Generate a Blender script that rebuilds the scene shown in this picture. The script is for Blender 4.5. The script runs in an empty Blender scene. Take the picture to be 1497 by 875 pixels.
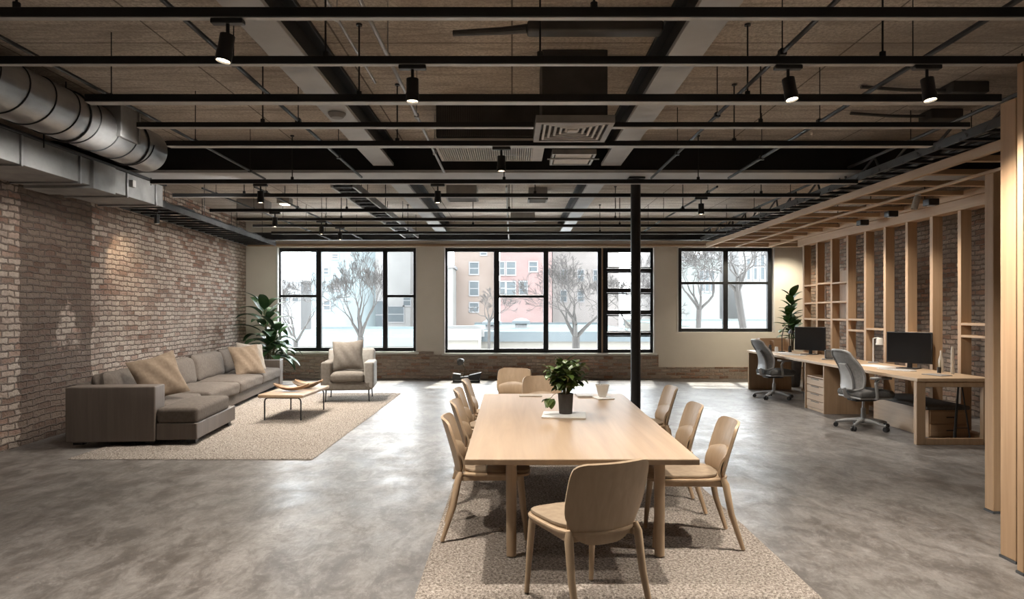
import bpy, math, random
from mathutils import Vector, Matrix, Euler
random.seed(7)
C = bpy.context.scene.collection
SC = bpy.context.scene
PI = math.pi
R = math.radians

# ------------------------------------------------------------------ materials
def new_mat(name):
    m = bpy.data.materials.new(name); m.use_nodes = True
    nt = m.node_tree; b = nt.nodes['Principled BSDF']
    return m, nt, b

def ramp(nt, src, stops):
    r = nt.nodes.new('ShaderNodeValToRGB')
    while len(r.color_ramp.elements) < len(stops): r.color_ramp.elements.new(0.5)
    for e, (p, c) in zip(r.color_ramp.elements, stops):
        e.position = p; e.color = (c[0], c[1], c[2], 1) if not isinstance(c, (int, float)) else (c, c, c, 1)
    nt.links.new(src, r.inputs['Fac']); return r.outputs['Color']

def coord(nt, kind='UV', scale=(1, 1, 1), rot=(0, 0, 0)):
    t = nt.nodes.new('ShaderNodeTexCoord'); mp = nt.nodes.new('ShaderNodeMapping')
    mp.inputs['Scale'].default_value = scale; mp.inputs['Rotation'].default_value = rot
    nt.links.new(t.outputs[kind], mp.inputs['Vector']); return mp.outputs['Vector']

def noise(nt, vec, scale, detail=4, rough=.55, dist=0.):
    n = nt.nodes.new('ShaderNodeTexNoise')
    n.inputs['Scale'].default_value = scale; n.inputs['Detail'].default_value = detail
    n.inputs['Roughness'].default_value = rough; n.inputs['Distortion'].default_value = dist
    if vec is not None: nt.links.new(vec, n.inputs['Vector'])
    return n.outputs['Fac']

def mixc(nt, fac, a, b, mode='MIX'):
    x = nt.nodes.new('ShaderNodeMix'); x.data_type = 'RGBA'; x.blend_type = mode
    def put(sock, v):
        if isinstance(v, bpy.types.NodeSocket): nt.links.new(v, sock)
        elif isinstance(v, (int, float)): sock.default_value = v
        else: sock.default_value = (v[0], v[1], v[2], 1)
    put(x.inputs['Factor'], fac); put(x.inputs['A'], a); put(x.inputs['B'], b)
    return x.outputs['Result']

def math_n(nt, op, a, b=None, clamp=False):
    x = nt.nodes.new('ShaderNodeMath'); x.operation = op; x.use_clamp = clamp
    for i, v in enumerate((a, b)):
        if v is None: continue
        if isinstance(v, bpy.types.NodeSocket): nt.links.new(v, x.inputs[i])
        else: x.inputs[i].default_value = v
    return x.outputs[0]

def bump(nt, b, h, strength=.3, dist=.01):
    n = nt.nodes.new('ShaderNodeBump'); n.inputs['Strength'].default_value = strength
    n.inputs['Distance'].default_value = dist
    nt.links.new(h, n.inputs['Height']); nt.links.new(n.outputs['Normal'], b.inputs['Normal'])

def mottled(name, c1, c2, scale=6., rough=.6, metal=0., bmp=0., bscale=None, kind='Object', stretch=(1, 1, 1), bdist=.004, spec=.5, coat=0.):
    m, nt, b = new_mat(name)
    v = coord(nt, kind, stretch)
    f = noise(nt, v, scale, 5)
    nt.links.new(ramp(nt, f, [(.32, c1), (.68, c2)]), b.inputs['Base Color'])
    b.inputs['Roughness'].default_value = rough; b.inputs['Metallic'].default_value = metal
    b.inputs['Specular IOR Level'].default_value = spec
    if coat: b.inputs['Coat Weight'].default_value = coat
    if bmp: bump(nt, b, noise(nt, v, bscale or scale * 4, 3), bmp, bdist)
    return m

def wood(name, c1, c2, axis='y', rough=.45, scale=1.):
    st = {'x': (1.2, 22, 22), 'y': (22, 1.2, 22), 'z': (22, 22, 1.2)}[axis]
    m, nt, b = new_mat(name)
    v = coord(nt, 'Object', tuple(s * scale for s in st))
    f = noise(nt, v, 1.0, 6, .6, .6)
    f2 = noise(nt, coord(nt, 'Object', tuple(s * scale * .25 for s in st)), 1.0, 3, .5, 1.5)
    c = ramp(nt, f, [(.3, c1), (.7, c2)])
    c = mixc(nt, math_n(nt, 'MULTIPLY', f2, .45), c, tuple(x * .72 for x in c1))
    nt.links.new(c, b.inputs['Base Color'])
    b.inputs['Roughness'].default_value = rough
    bump(nt, b, f, .12, .002)
    return m

OAK1, OAK2 = (.38, .25, .15), (.50, .345, .215)
W = {}
for ax in 'xyz':
    W['oak' + ax] = wood('light_oak_' + ax, OAK1, OAK2, ax)
    W['pine' + ax] = wood('pale_pine_' + ax, (.42, .265, .15), (.54, .365, .22), ax, .55, .8)
W['table'] = wood('table_oak', (.34, .236, .152), (.46, .335, .222), 'y', .42, .5)
W['chair'] = wood('chair_ash', (.40, .285, .18), (.51, .37, .245), 'z', .45)
W['desk'] = wood('desk_birch', (.47, .325, .20), (.57, .41, .265), 'y', .45, .6)
M = {}
M['black'] = mottled('black_powder_coat', (.012, .012, .013), (.02, .02, .021), 9, .42)
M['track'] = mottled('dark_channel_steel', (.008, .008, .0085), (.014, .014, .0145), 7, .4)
M['track_underlight'] = mottled('lit_underside_grey', (.42, .42, .41), (.52, .52, .51), 7, .45, .2)  # pale tone stands in for floor light caught by channel undersides
M['beam_flange'] = mottled('lit_flange_grey', (.44, .45, .465), (.54, .55, .56), 2.6, .5, .1, .08)  # flange lightened to paint in light on the beam undersides
M['steel'] = mottled('painted_beam_steel', (.055, .058, .062), (.095, .10, .105), 2.2, .5, .1, .06)
M['steel_dark'] = mottled('dark_beam_paint', (.013, .014, .015), (.024, .025, .027), 2.2, .5, .1)
M['frame'] = mottled('black_window_paint', (.008, .009, .011), (.014, .015, .018), 6, .4)
M['galv'] = mottled('galvanised_duct', (.25, .25, .25), (.40, .40, .40), 5, .36, .75, .05, 12, stretch=(1, .5, 1))
M['galv_matt'] = mottled('weathered_duct', (.20, .20, .20), (.32, .32, .315), 4, .55, .35, .05, 14)
M['conduit'] = mottled('zinc_conduit', (.35, .34, .33), (.5, .49, .48), 8, .4, .6)
M['duct_dark'] = mottled('dark_unit_casing', (.06, .058, .055), (.09, .087, .083), 5, .5, .2)
M['grille'] = mottled('light_grille', (.42, .41, .40), (.52, .51, .50), 8, .5)
M['grille_dark'] = mottled('grey_diffuser', (.24, .232, .222), (.30, .29, .28), 8, .5)
M['fabric'] = mottled('taupe_sofa_fabric', (.105, .087, .074), (.14, .118, .101), 30, .95, 0, .35, 260, bdist=.002, spec=.15)
M['fabric_arm'] = wood('dark_veneer', (.12, .097, .081), (.165, .135, .114), 'z', .6)
M['cush_tan'] = mottled('tan_linen', (.19, .143, .104), (.25, .192, .142), 22, .95, 0, .4, 240, bdist=.002, spec=.15)
M['cush_pale'] = mottled('pale_linen', (.36, .315, .265), (.43, .38, .325), 22, .95, 0, .4, 240, bdist=.002, spec=.15)
M['fabric_arm_chair'] = mottled('greige_upholstery', (.165, .147, .128), (.21, .19, .167), 26, .95, 0, .35, 240, bdist=.002, spec=.15)
M['fabric_shell'] = mottled('pale_outer_shell', (.33, .315, .29), (.40, .38, .355), 26, .8, 0, .1, 200, bdist=.002, spec=.2)
M['seat_pad'] = mottled('taupe_seat_pad', (.25, .188, .13), (.31, .24, .17), 24, .9, 0, .25, 260, bdist=.002, spec=.15)
M['mesh'] = mottled('grey_office_mesh', (.21, .206, .202), (.27, .265, .26), 40, .8, 0, .4, 320, bdist=.002, spec=.25)
M['office_seat'] = mottled('charcoal_office_seat', (.10, .097, .094), (.14, .136, .131), 40, .9, 0, .3, 300, bdist=.002, spec=.2)
M['office_plastic'] = mottled('grey_office_plastic', (.29, .287, .283), (.35, .347, .342), 9, .4)
M['caster'] = mottled('black_nylon', (.015, .015, .016), (.025, .025, .026), 9, .5)
M['alu'] = mottled('polished_aluminium', (.38, .38, .385), (.48, .48, .485), 9, .3, .7)
M['screen'] = mottled('dark_screen_glass', (.006, .006, .007), (.009, .009, .010), 3, .22)
M['white'] = mottled('white_paper', (.66, .65, .63), (.74, .73, .71), 9, .6)
M['pot_dark'] = mottled('dark_stone_pot', (.035, .03, .027), (.055, .048, .043), 14, .7, 0, .15, 60)
M['pot_teal'] = mottled('dark_teal_pot', (.018, .024, .027), (.03, .038, .042), 10, .45)
M['soil'] = mottled('potting_soil', (.018, .013, .01), (.04, .03, .022), 40, .95, 0, .6, 90)
M['leaf'] = mottled('deep_green_leaf', (.022, .062, .022), (.05, .115, .035), 9, .38, 0, .1, 40, spec=.5)
M['leaf_mid'] = mottled('mid_green_leaf', (.04, .10, .028), (.09, .18, .045), 9, .4)
M['leaf_table'] = mottled('olive_green_leaf', (.05, .095, .022), (.13, .185, .045), 14, .42)
M['stem'] = mottled('pale_stem', (.20, .19, .11), (.30, .27, .17), 12, .7)
M['plant_trunk'] = mottled('brown_stem', (.10, .075, .045), (.17, .13, .08), 20, .8)
M['wall_paint'] = mottled('cream_plaster', (.74, .69, .61), (.80, .755, .675), 1.4, .85, 0, .08, 30, kind='UV')
M['reveal'] = mottled('white_reveal_paint', (.72, .71, .68), (.77, .76, .73), 2, .7)
M['glassy'] = None
M['bark'] = mottled('grey_bark', (.014, .0125, .0115), (.02, .018, .0165), 6, .9)
M['twig'] = mottled('pale_twig', (.018, .0158, .0148), (.025, .0225, .021), 6, .9)
M['lamp_glass'] = mottled('frosted_shade', (.68, .65, .6), (.74, .71, .66), 6, .35)

def make_glass():
    m = bpy.data.materials.new('window_glass'); m.use_nodes = True
    nt = m.node_tree; nt.nodes.clear()
    o = nt.nodes.new('ShaderNodeOutputMaterial'); mx = nt.nodes.new('ShaderNodeMixShader')
    t = nt.nodes.new('ShaderNodeBsdfTransparent'); g = nt.nodes.new('ShaderNodeBsdfGlossy')
    g.inputs['Roughness'].default_value = .02
    t.inputs['Color'].default_value = (.96, .975, .975, 1)
    f = nt.nodes.new('ShaderNodeFresnel'); f.inputs['IOR'].default_value = 1.15
    nt.links.new(f.outputs[0], mx.inputs[0]); nt.links.new(t.outputs[0], mx.inputs[1]); nt.links.new(g.outputs[0], mx.inputs[2])
    nt.links.new(mx.outputs[0], o.inputs['Surface']); return m
M['glass'] = make_glass()

def make_tumbler():
    m = bpy.data.materials.new('clear_tumbler_glass'); m.use_nodes = True
    nt = m.node_tree; nt.nodes.clear()
    o = nt.nodes.new('ShaderNodeOutputMaterial'); mx = nt.nodes.new('ShaderNodeMixShader')
    t = nt.nodes.new('ShaderNodeBsdfTransparent'); g = nt.nodes.new('ShaderNodeBsdfPrincipled')
    g.inputs['Base Color'].default_value = (.7, .64, .55, 1); g.inputs['Roughness'].default_value = .15
    mx.inputs[0].default_value = .45
    nt.links.new(t.outputs[0], mx.inputs[1]); nt.links.new(g.outputs[0], mx.inputs[2])
    nt.links.new(mx.outputs[0], o.inputs['Surface']); return m
M['tumbler'] = make_tumbler()

def emit(name, col, s):
    m, nt, b = new_mat(name)
    b.inputs['Base Color'].default_value = (.8, .8, .8, 1)
    b.inputs['Emission Color'].default_value = (*col, 1); b.inputs['Emission Strength'].default_value = s
    return m
M['bulb'] = emit('warm_lamp_glow', (1, .82, .58), 9)
M['bulb_soft'] = emit('soft_lamp_glow', (1, .86, .66), 3)

def brick_mat(name, c1, c2, mortar, patch_cols, dark_band=None, bw=.215, rh=.072, seed=0., bstr=.9, pale_amt=.5):
    m, nt, b = new_mat(name)
    base = coord(nt, 'UV')
    # uneven hand-laid courses: warp the coordinates a little
    nv = nt.nodes.new('ShaderNodeTexNoise'); nv.inputs['Scale'].default_value = 2.6; nv.inputs['Detail'].default_value = 4
    nt.links.new(base, nv.inputs['Vector'])
    sub = nt.nodes.new('ShaderNodeVectorMath'); sub.operation = 'SUBTRACT'; sub.inputs[1].default_value = (.5, .5, .5)
    nt.links.new(nv.outputs['Color'], sub.inputs[0])
    scl = nt.nodes.new('ShaderNodeVectorMath'); scl.operation = 'SCALE'; scl.inputs['Scale'].default_value = .055
    nt.links.new(sub.outputs[0], scl.inputs[0])
    nv2 = nt.nodes.new('ShaderNodeTexNoise'); nv2.inputs['Scale'].default_value = 14; nv2.inputs['Detail'].default_value = 4
    nt.links.new(base, nv2.inputs['Vector'])
    sub2 = nt.nodes.new('ShaderNodeVectorMath'); sub2.operation = 'SUBTRACT'; sub2.inputs[1].default_value = (.5, .5, .5)
    nt.links.new(nv2.outputs['Color'], sub2.inputs[0])
    scl2 = nt.nodes.new('ShaderNodeVectorMath'); scl2.operation = 'SCALE'; scl2.inputs['Scale'].default_value = .04
    nt.links.new(sub2.outputs[0], scl2.inputs[0])
    add0 = nt.nodes.new('ShaderNodeVectorMath'); add0.operation = 'ADD'
    nt.links.new(base, add0.inputs[0]); nt.links.new(scl2.outputs[0], add0.inputs[1])
    add = nt.nodes.new('ShaderNodeVectorMath'); add.operation = 'ADD'
    nt.links.new(add0.outputs[0], add.inputs[0]); nt.links.new(scl.outputs[0], add.inputs[1])
    br = nt.nodes.new('ShaderNodeTexBrick')
    br.inputs['Scale'].default_value = 1; br.inputs['Brick Width'].default_value = bw; br.inputs['Row Height'].default_value = rh
    br.inputs['Mortar Size'].default_value = .012; br.inputs['Mortar Smooth'].default_value = .6; br.inputs['Bias'].default_value = -.1
    br.inputs['Color1'].default_value = (0, 0, 0, 1); br.inputs['Color2'].default_value = (1, 1, 1, 1); br.inputs['Mortar'].default_value = (.5, .5, .5, 1)
    nt.links.new(add.outputs[0], br.inputs['Vector'])
    tint = ramp(nt, br.outputs['Color'], [(0, (c1[0] * .55, c1[1] * .42, c1[2] * .36)), (.16, (c1[0] * .95, c1[1] * .74, c1[2] * .66)), (.34, c2), (.7, tuple((p + q) / 2 for p, q in zip(c2, patch_cols[0]))), (1, patch_cols[0])])
    fine = noise(nt, base, 34, 5, .65)
    mid = noise(nt, base, 7, 6, .7)
    tint = mixc(nt, math_n(nt, 'MULTIPLY', ramp(nt, mid, [(.42, 0.), (.66, 1.)]), .6), tint, tuple(x * .6 for x in c1))
    tint = mixc(nt, math_n(nt, 'MULTIPLY', ramp(nt, fine, [(.45, 0.), (.68, 1.)]), .6), tint, tuple(x * .5 for x in c1), 'MIX')
    # pale lime-washed areas
    big = noise(nt, base, .55, 6, .62, .4)
    per = math_n(nt, 'MULTIPLY', br.outputs['Color'], .22)
    pm = math_n(nt, 'ADD', math_n(nt, 'ADD', big, per), math_n(nt, 'MULTIPLY', noise(nt, base, 5, 4), .25))
    pale = ramp(nt, pm, [(.72 - .25 * pale_amt, 0.), (.86 - .12 * pale_amt, 1.)])
    col = mixc(nt, math_n(nt, 'MULTIPLY', pale, .62), tint, mixc(nt, fine, patch_cols[0], patch_cols[1]))
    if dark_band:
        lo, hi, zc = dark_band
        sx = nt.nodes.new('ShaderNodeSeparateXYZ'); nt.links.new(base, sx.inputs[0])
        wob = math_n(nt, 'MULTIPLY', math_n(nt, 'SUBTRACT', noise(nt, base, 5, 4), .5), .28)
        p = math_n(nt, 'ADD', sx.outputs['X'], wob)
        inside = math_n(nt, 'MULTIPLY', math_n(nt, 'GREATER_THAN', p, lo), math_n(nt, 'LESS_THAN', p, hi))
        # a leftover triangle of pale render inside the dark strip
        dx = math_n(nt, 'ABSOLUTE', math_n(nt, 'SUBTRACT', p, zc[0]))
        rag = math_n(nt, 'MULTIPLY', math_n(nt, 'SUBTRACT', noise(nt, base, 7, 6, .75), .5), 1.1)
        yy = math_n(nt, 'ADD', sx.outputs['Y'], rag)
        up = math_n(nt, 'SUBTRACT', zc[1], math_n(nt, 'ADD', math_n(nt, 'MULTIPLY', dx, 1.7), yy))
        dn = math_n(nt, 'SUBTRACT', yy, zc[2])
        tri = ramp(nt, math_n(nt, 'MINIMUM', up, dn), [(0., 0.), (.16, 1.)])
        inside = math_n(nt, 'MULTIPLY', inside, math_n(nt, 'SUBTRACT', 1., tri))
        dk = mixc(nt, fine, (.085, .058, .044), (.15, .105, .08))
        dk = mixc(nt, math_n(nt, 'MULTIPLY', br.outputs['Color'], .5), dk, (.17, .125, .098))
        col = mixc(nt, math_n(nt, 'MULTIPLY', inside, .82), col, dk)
    col = mixc(nt, math_n(nt, 'MULTIPLY', br.outputs['Fac'], .8), col, mixc(nt, pale, mortar, tuple(x * 1.25 for x in mortar)))
    soot = ramp(nt, noise(nt, base, 1.7, 7, .72, .5), [(.40, 1.), (.56, 0.)])
    col = mixc(nt, math_n(nt, 'MULTIPLY', soot, .32), col, tuple(x * .5 for x in c1))
    nt.links.new(col, b.inputs['Base Color'])
    b.inputs['Roughness'].default_value = .92; b.inputs['Specular IOR Level'].default_value = .2
    h = math_n(nt, 'SUBTRACT', math_n(nt, 'MULTIPLY', noise(nt, base, 24, 5, .6), .6), br.outputs['Fac'])
    h = math_n(nt, 'ADD', h, math_n(nt, 'MULTIPLY', br.outputs['Color'], .35))
    bump(nt, b, h, 1.0, .05)
    return m
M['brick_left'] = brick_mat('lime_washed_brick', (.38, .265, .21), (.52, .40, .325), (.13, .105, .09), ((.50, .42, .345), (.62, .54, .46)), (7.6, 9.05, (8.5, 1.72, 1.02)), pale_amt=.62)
M['brick_back'] = brick_mat('worn_base_brick', (.62, .45, .34), (.72, .58, .475), (.42, .36, .31), ((.44, .385, .325), (.54, .475, .41)), pale_amt=.4)
M['brick_right'] = brick_mat('dark_brown_brick', (.42, .29, .215), (.55, .41, .32), (.17, .135, .11), ((.26, .21, .17), (.32, .265, .22)), pale_amt=.25)

def floor_mat():
    m, nt, b = new_mat('polished_concrete')
    v = coord(nt, 'UV')
    a = noise(nt, coord(nt, 'UV', (1.5, .8, 1), (0, 0, .4)), 1.25, 10, .72, .5)
    f = noise(nt, v, 16, 9, .8)
    g = noise(nt, coord(nt, 'UV', (1, .6, 1)), 24, 8, .85)
    s = noise(nt, coord(nt, 'UV', (2.6, 1.3, 1), (0, 0, .6)), 2.4, 10, .78, .7)
    c = ramp(nt, a, [(.36, (.078, .067, .058)), (.47, (.13, .116, .104)), (.57, (.188, .172, .158)), (.68, (.27, .252, .237))])
    c = mixc(nt, math_n(nt, 'MULTIPLY', ramp(nt, s, [(.47, 0.), (.60, 1.)]), .5), c, (.29, .27, .252))
    c = mixc(nt, math_n(nt, 'MULTIPLY', ramp(nt, s, [(.40, 1.), (.49, 0.)]), .55), c, (.075, .065, .057))
    c = mixc(nt, math_n(nt, 'MULTIPLY', ramp(nt, f, [(.48, 0.), (.7, 1.)]), .6), c, (.13, .118, .107))
    c = mixc(nt, math_n(nt, 'MULTIPLY', ramp(nt, g, [(.50, 0.), (.62, 1.)]), .5), c, (.105, .094, .085))
    c = mixc(nt, math_n(nt, 'MULTIPLY', ramp(nt, g, [(.36, 1.), (.46, 0.)]), .35), c, (.38, .36, .34))
    # saw-cut control joints
    br = nt.nodes.new('ShaderNodeTexBrick'); br.offset = 0
    br.inputs['Scale'].default_value = 1; br.inputs['Brick Width'].default_value = 3.1; br.inputs['Row Height'].default_value = 2.9
    br.inputs['Mortar Size'].default_value = .004; br.inputs['Mortar Smooth'].default_value = .3
    nt.links.new(v, br.inputs['Vector'])
    c = mixc(nt, math_n(nt, 'MULTIPLY', br.outputs['Fac'], .4), c, (.09, .08, .07))
    nt.links.new(c, b.inputs['Base Color'])
    nt.links.new(ramp(nt, noise(nt, v, 2.4, 8, .7, .6), [(.3, .28), (.7, .52)]), b.inputs['Roughness'])
    b.inputs['Specular IOR Level'].default_value = .5
    bump(nt, b, noise(nt, v, 3, 6, .6), .05, .01)
    return m
M['floor'] = floor_mat()

def ceiling_mat():
    m, nt, b = new_mat('wood_wool_slab')
    v = coord(nt, 'UV')
    a = noise(nt, v, .7, 8, .65, .8)
    g = noise(nt, v, 38, 6, .8)
    c = ramp(nt, a, [(.32, (.46, .40, .34)), (.5, (.67, .605, .53)), (.7, (.80, .745, .67))])
    c = mixc(nt, math_n(nt, 'MULTIPLY', ramp(nt, g, [(.44, 0.), (.58, 1.)]), .65), c, (.32, .272, .228))
    s = noise(nt, coord(nt, 'UV', (.5, 4, 1), (0, 0, .12)), 1.6, 6, .65, 1.4)
    c = mixc(nt, math_n(nt, 'MULTIPLY', ramp(nt, s, [(.48, 0.), (.60, 1.)]), .6), c, (.34, .29, .247))
    br = nt.nodes.new('ShaderNodeTexBrick'); br.offset = .0
    br.inputs['Scale'].default_value = 1; br.inputs['Brick Width'].default_value = 1.28; br.inputs['Row Height'].default_value = 1.7
    br.inputs['Mortar Size'].default_value = .008; br.inputs['Mortar Smooth'].default_value = .2
    nt.links.new(v, br.inputs['Vector'])
    c = mixc(nt, math_n(nt, 'MULTIPLY', br.outputs['Fac'], .75), c, (.12, .1, .08))
    nt.links.new(c, b.inputs['Base Color']); b.inputs['Roughness'].default_value = .95
    b.inputs['Specular IOR Level'].default_value = .15
    bump(nt, b, math_n(nt, 'SUBTRACT', g, br.outputs['Fac']), .6, .012)
    return m
M['ceiling'] = ceiling_mat()

def rug_mat(name, c1, c2, c3):
    m, nt, b = new_mat(name)
    v = coord(nt, 'UV')
    f = noise(nt, v, 62, 4, .8); f2 = noise(nt, v, 1.3, 4)
    c = ramp(nt, f, [(.38, c1), (.5, c2), (.62, c3)])
    c = mixc(nt, math_n(nt, 'MULTIPLY', f2, .25), c, c1)
    nt.links.new(c, b.inputs['Base Color']); b.inputs['Roughness'].default_value = 1
    b.inputs['Specular IOR Level'].default_value = .05
    bump(nt, b, noise(nt, v, 75, 4, .7), .8, .012)
    return m
M['rug_shag'] = rug_mat('cream_shag', (.13, .108, .09), (.33, .288, .25), (.54, .49, .44))
M['rug_loop'] = rug_mat('taupe_loop_pile', (.12, .10, .084), (.32, .275, .236), (.54, .48, .425))

# ------------------------------------------------------------------ mesh builder
class MB:
    def __init__(s): s.v = []; s.f = []
    def add(s, vs, fs, mat=None):
        o = len(s.v)
        s.v += [tuple((mat @ Vector(v)) if mat else v) for v in vs]
        s.f += [tuple(i + o for i in f) for f in fs]; return s
    def box(s, lo, hi, mat=None):
        x0, y0, z0 = lo; x1, y1, z1 = hi
        return s.add([(x0, y0, z0), (x1, y0, z0), (x1, y1, z0), (x0, y1, z0), (x0, y0, z1), (x1, y0, z1), (x1, y1, z1), (x0, y1, z1)],
                     [(0, 3, 2, 1), (4, 5, 6, 7), (0, 1, 5, 4), (1, 2, 6, 5), (2, 3, 7, 6), (3, 0, 4, 7)], mat)
    def cbox(s, c, sz, mat=None):
        return s.box([c[i] - sz[i] / 2 for i in range(3)], [c[i] + sz[i] / 2 for i in range(3)], mat)
    def rbox(s, c, sz, r=.03, n=8, bulge=0., mat=None, puff=0., jit=0.):
        """soft box: rounded edges, optional bulging top and puffed sides"""
        h = [x / 2 for x in sz]; r = min(r, min(h) * .98)
        idx = {}; vs = []; fs = []
        def key(p): return tuple(round(x, 5) for x in p)
        def vert(p):
            k = key(p)
            if k in idx: return idx[k]
            q = Vector([p[i] * h[i] for i in range(3)])
            inn = Vector([max(-h[i] + r, min(h[i] - r, q[i])) for i in range(3)])
            d = q - inn
            if d.length > 1e-9: q = inn + d.normalized() * r
            a, b_, e = q.x / h[0], q.y / h[1], q.z / h[2]
            if bulge: q.z += bulge * max(0, 1 - a ** 4) * max(0, 1 - b_ ** 4) * max(0, e)
            if puff:
                q.x += puff * a * (1 - b_ * b_) * (1 - e * e); q.y += puff * b_ * (1 - a * a) * (1 - e * e)
            if jit: q += Vector((math.sin(p[1] * 7 + p[2] * 3), math.sin(p[0] * 6 + 1), math.sin(p[0] * 5 + p[1] * 8))) * jit
            vs.append((q.x + c[0], q.y + c[1], q.z + c[2])); idx[k] = len(vs) - 1; return idx[k]
        # parameter steps crowd toward the edges so that the radius is resolved
        def steps(i):
            e = r / h[i]
            out = [-1, -1 + e * .3, -1 + e * .65, -1 + e]
            k = max(1, n)
            out += [-1 + e + (2 - 2 * e) * j / k for j in range(1, k)]
            return sorted(set(out + [-x for x in out[:4]]))
        S = [steps(i) for i in range(3)]
        for ax in range(3):
            u, w = [(1, 2), (2, 0), (0, 1)][ax]
            for sg in (-1, 1):
                for i in range(len(S[u]) - 1):
                    for j in range(len(S[w]) - 1):
                        q = []
                        for (a, b_) in ((i, j), (i + 1, j), (i + 1, j + 1), (i, j + 1)):
                            p = [0, 0, 0]; p[ax] = sg; p[u] = S[u][a]; p[w] = S[w][b_]; q.append(vert(p))
                        if sg < 0: q.reverse()
                        fs.append(tuple(q))
        return s.add(vs, fs, mat)
    def tube(s, pts, rad, n=10, mat=None, cap=True, sq=False):
        pts = [Vector(p) for p in pts]
        if not isinstance(rad, (list, tuple)): rad = [rad] * len(pts)
        vs = []; fs = []
        up = None
        for i, p in enumerate(pts):
            d = (pts[min(i + 1, len(pts) - 1)] - pts[max(i - 1, 0)]).normalized()
            if up is None:
                up = Vector((0, 0, 1)) if abs(d.z) < .9 else Vector((0, 1, 0))
            a = d.cross(up)
            if a.length < 1e-6: a = d.cross(Vector((1, 0, 0)))
            a.normalize(); b = a.cross(d).normalized(); up = b
            for k in range(n):
                t = 2 * PI * (k + (.5 if sq else 0)) / n
                vs.append(tuple(p + (a * math.cos(t) + b * math.sin(t)) * rad[i]))
        for i in range(len(pts) - 1):
            for k in range(n):
                k2 = (k + 1) % n
                fs.append((i * n + k, i * n + k2, (i + 1) * n + k2, (i + 1) * n + k))
        if cap:
            fs.append(tuple(reversed(range(n)))); fs.append(tuple((len(pts) - 1) * n + k for k in range(n)))
        return s.add(vs, fs, mat)
    def lathe(s, prof, n=24, c=(0, 0, 0), mat=None):
        vs = []; fs = []
        for (r, z) in prof:
            for k in range(n):
                t = 2 * PI * k / n; vs.append((c[0] + r * math.cos(t), c[1] + r * math.sin(t), c[2] + z))
        for i in range(len(prof) - 1):
            for k in range(n):
                k2 = (k + 1) % n; fs.append((i * n + k, i * n + k2, (i + 1) * n + k2, (i + 1) * n + k))
        if prof[0][0] > 1e-4: fs.append(tuple(reversed(range(n))))
        if prof[-1][0] > 1e-4: fs.append(tuple((len(prof) - 1) * n + k for k in range(n)))
        return s.add(vs, fs, mat)
    def sheet(s, fn, nu, nv, th, mat=None):
        """closed shell: fn(u,v) -> point for u,v in 0..1, offset by th along the normal"""
        P = [[Vector(fn(i / nu, j / nv)) for j in range(nv + 1)] for i in range(nu + 1)]
        vs = []; fs = []
        N = (nu + 1) * (nv + 1)
        for i in range(nu + 1):
            for j in range(nv + 1): vs.append(tuple(P[i][j]))
        for i in range(nu + 1):
            for j in range(nv + 1):
                du = P[min(i + 1, nu)][j] - P[max(i - 1, 0)][j]; dv = P[i][min(j + 1, nv)] - P[i][max(j - 1, 0)]
                nn = du.cross(dv); nn = nn.normalized() if nn.length > 1e-9 else Vector((0, 0, 1))
                vs.append(tuple(P[i][j] + nn * th))
        I = lambda i, j: i * (nv + 1) + j
        for i in range(nu):
            for j in range(nv):
                fs.append((I(i, j), I(i, j + 1), I(i + 1, j + 1), I(i + 1, j)))
                fs.append((N + I(i, j), N + I(i + 1, j), N + I(i + 1, j + 1), N + I(i, j + 1)))
        for i in range(nu):
            fs.append((I(i, 0), I(i + 1, 0), N + I(i + 1, 0), N + I(i, 0)))
            fs.append((I(i + 1, nv), I(i, nv), N + I(i, nv), N + I(i + 1, nv)))
        for j in range(nv):
            fs.append((I(0, j + 1), I(0, j), N + I(0, j), N + I(0, j + 1)))
            fs.append((I(nu, j), I(nu, j + 1), N + I(nu, j + 1), N + I(nu, j)))
        return s.add(vs, fs, mat)
    def prism(s, poly, y0, y1, axis='y', mat=None):
        """poly is a list of 2D points; extruded along axis"""
        n = len(poly); vs = []
        for t in (y0, y1):
            for (a, b) in poly:
                vs.append({'y': (a, t, b), 'x': (t, a, b), 'z': (a, b, t)}[axis])
        fs = [tuple(range(n)), tuple(reversed(range(n, 2 * n)))] + [(i, i + n, (i + 1) % n + n, (i + 1) % n) for i in range(n)]
        return s.add(vs, fs, mat)
    def leaf(s, base, az, el, L, Wd, droop=.8, fold=.15, n=7, tip=.5):
        """a leaf blade starting at base, heading az, rising el, bending down by droop"""
        p = Vector(base); e = el; vs = []; fs = []
        side = Vector((-math.sin(az), math.cos(az), 0))
        for i in range(n + 1):
            t = i / n
            d = Vector((math.cos(az) * math.cos(e), math.sin(az) * math.cos(e), math.sin(e)))
            up = side.cross(d) * -1
            w = Wd * (math.sin(PI * min(1, t ** (.5 + tip * .5))) ** .8 if 0 < t < 1 else .0) + Wd * .02
            vs += [tuple(p + side * w / 2 + up * w * fold), tuple(p), tuple(p - side * w / 2 + up * w * fold)]
            p = p + d * (L / n); e -= droop / n
        for i in range(n):
            a = i * 3; fs += [(a, a + 1, a + 4, a + 3), (a + 1, a + 2, a + 5, a + 4)]
        return s.add(vs, fs)
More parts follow.
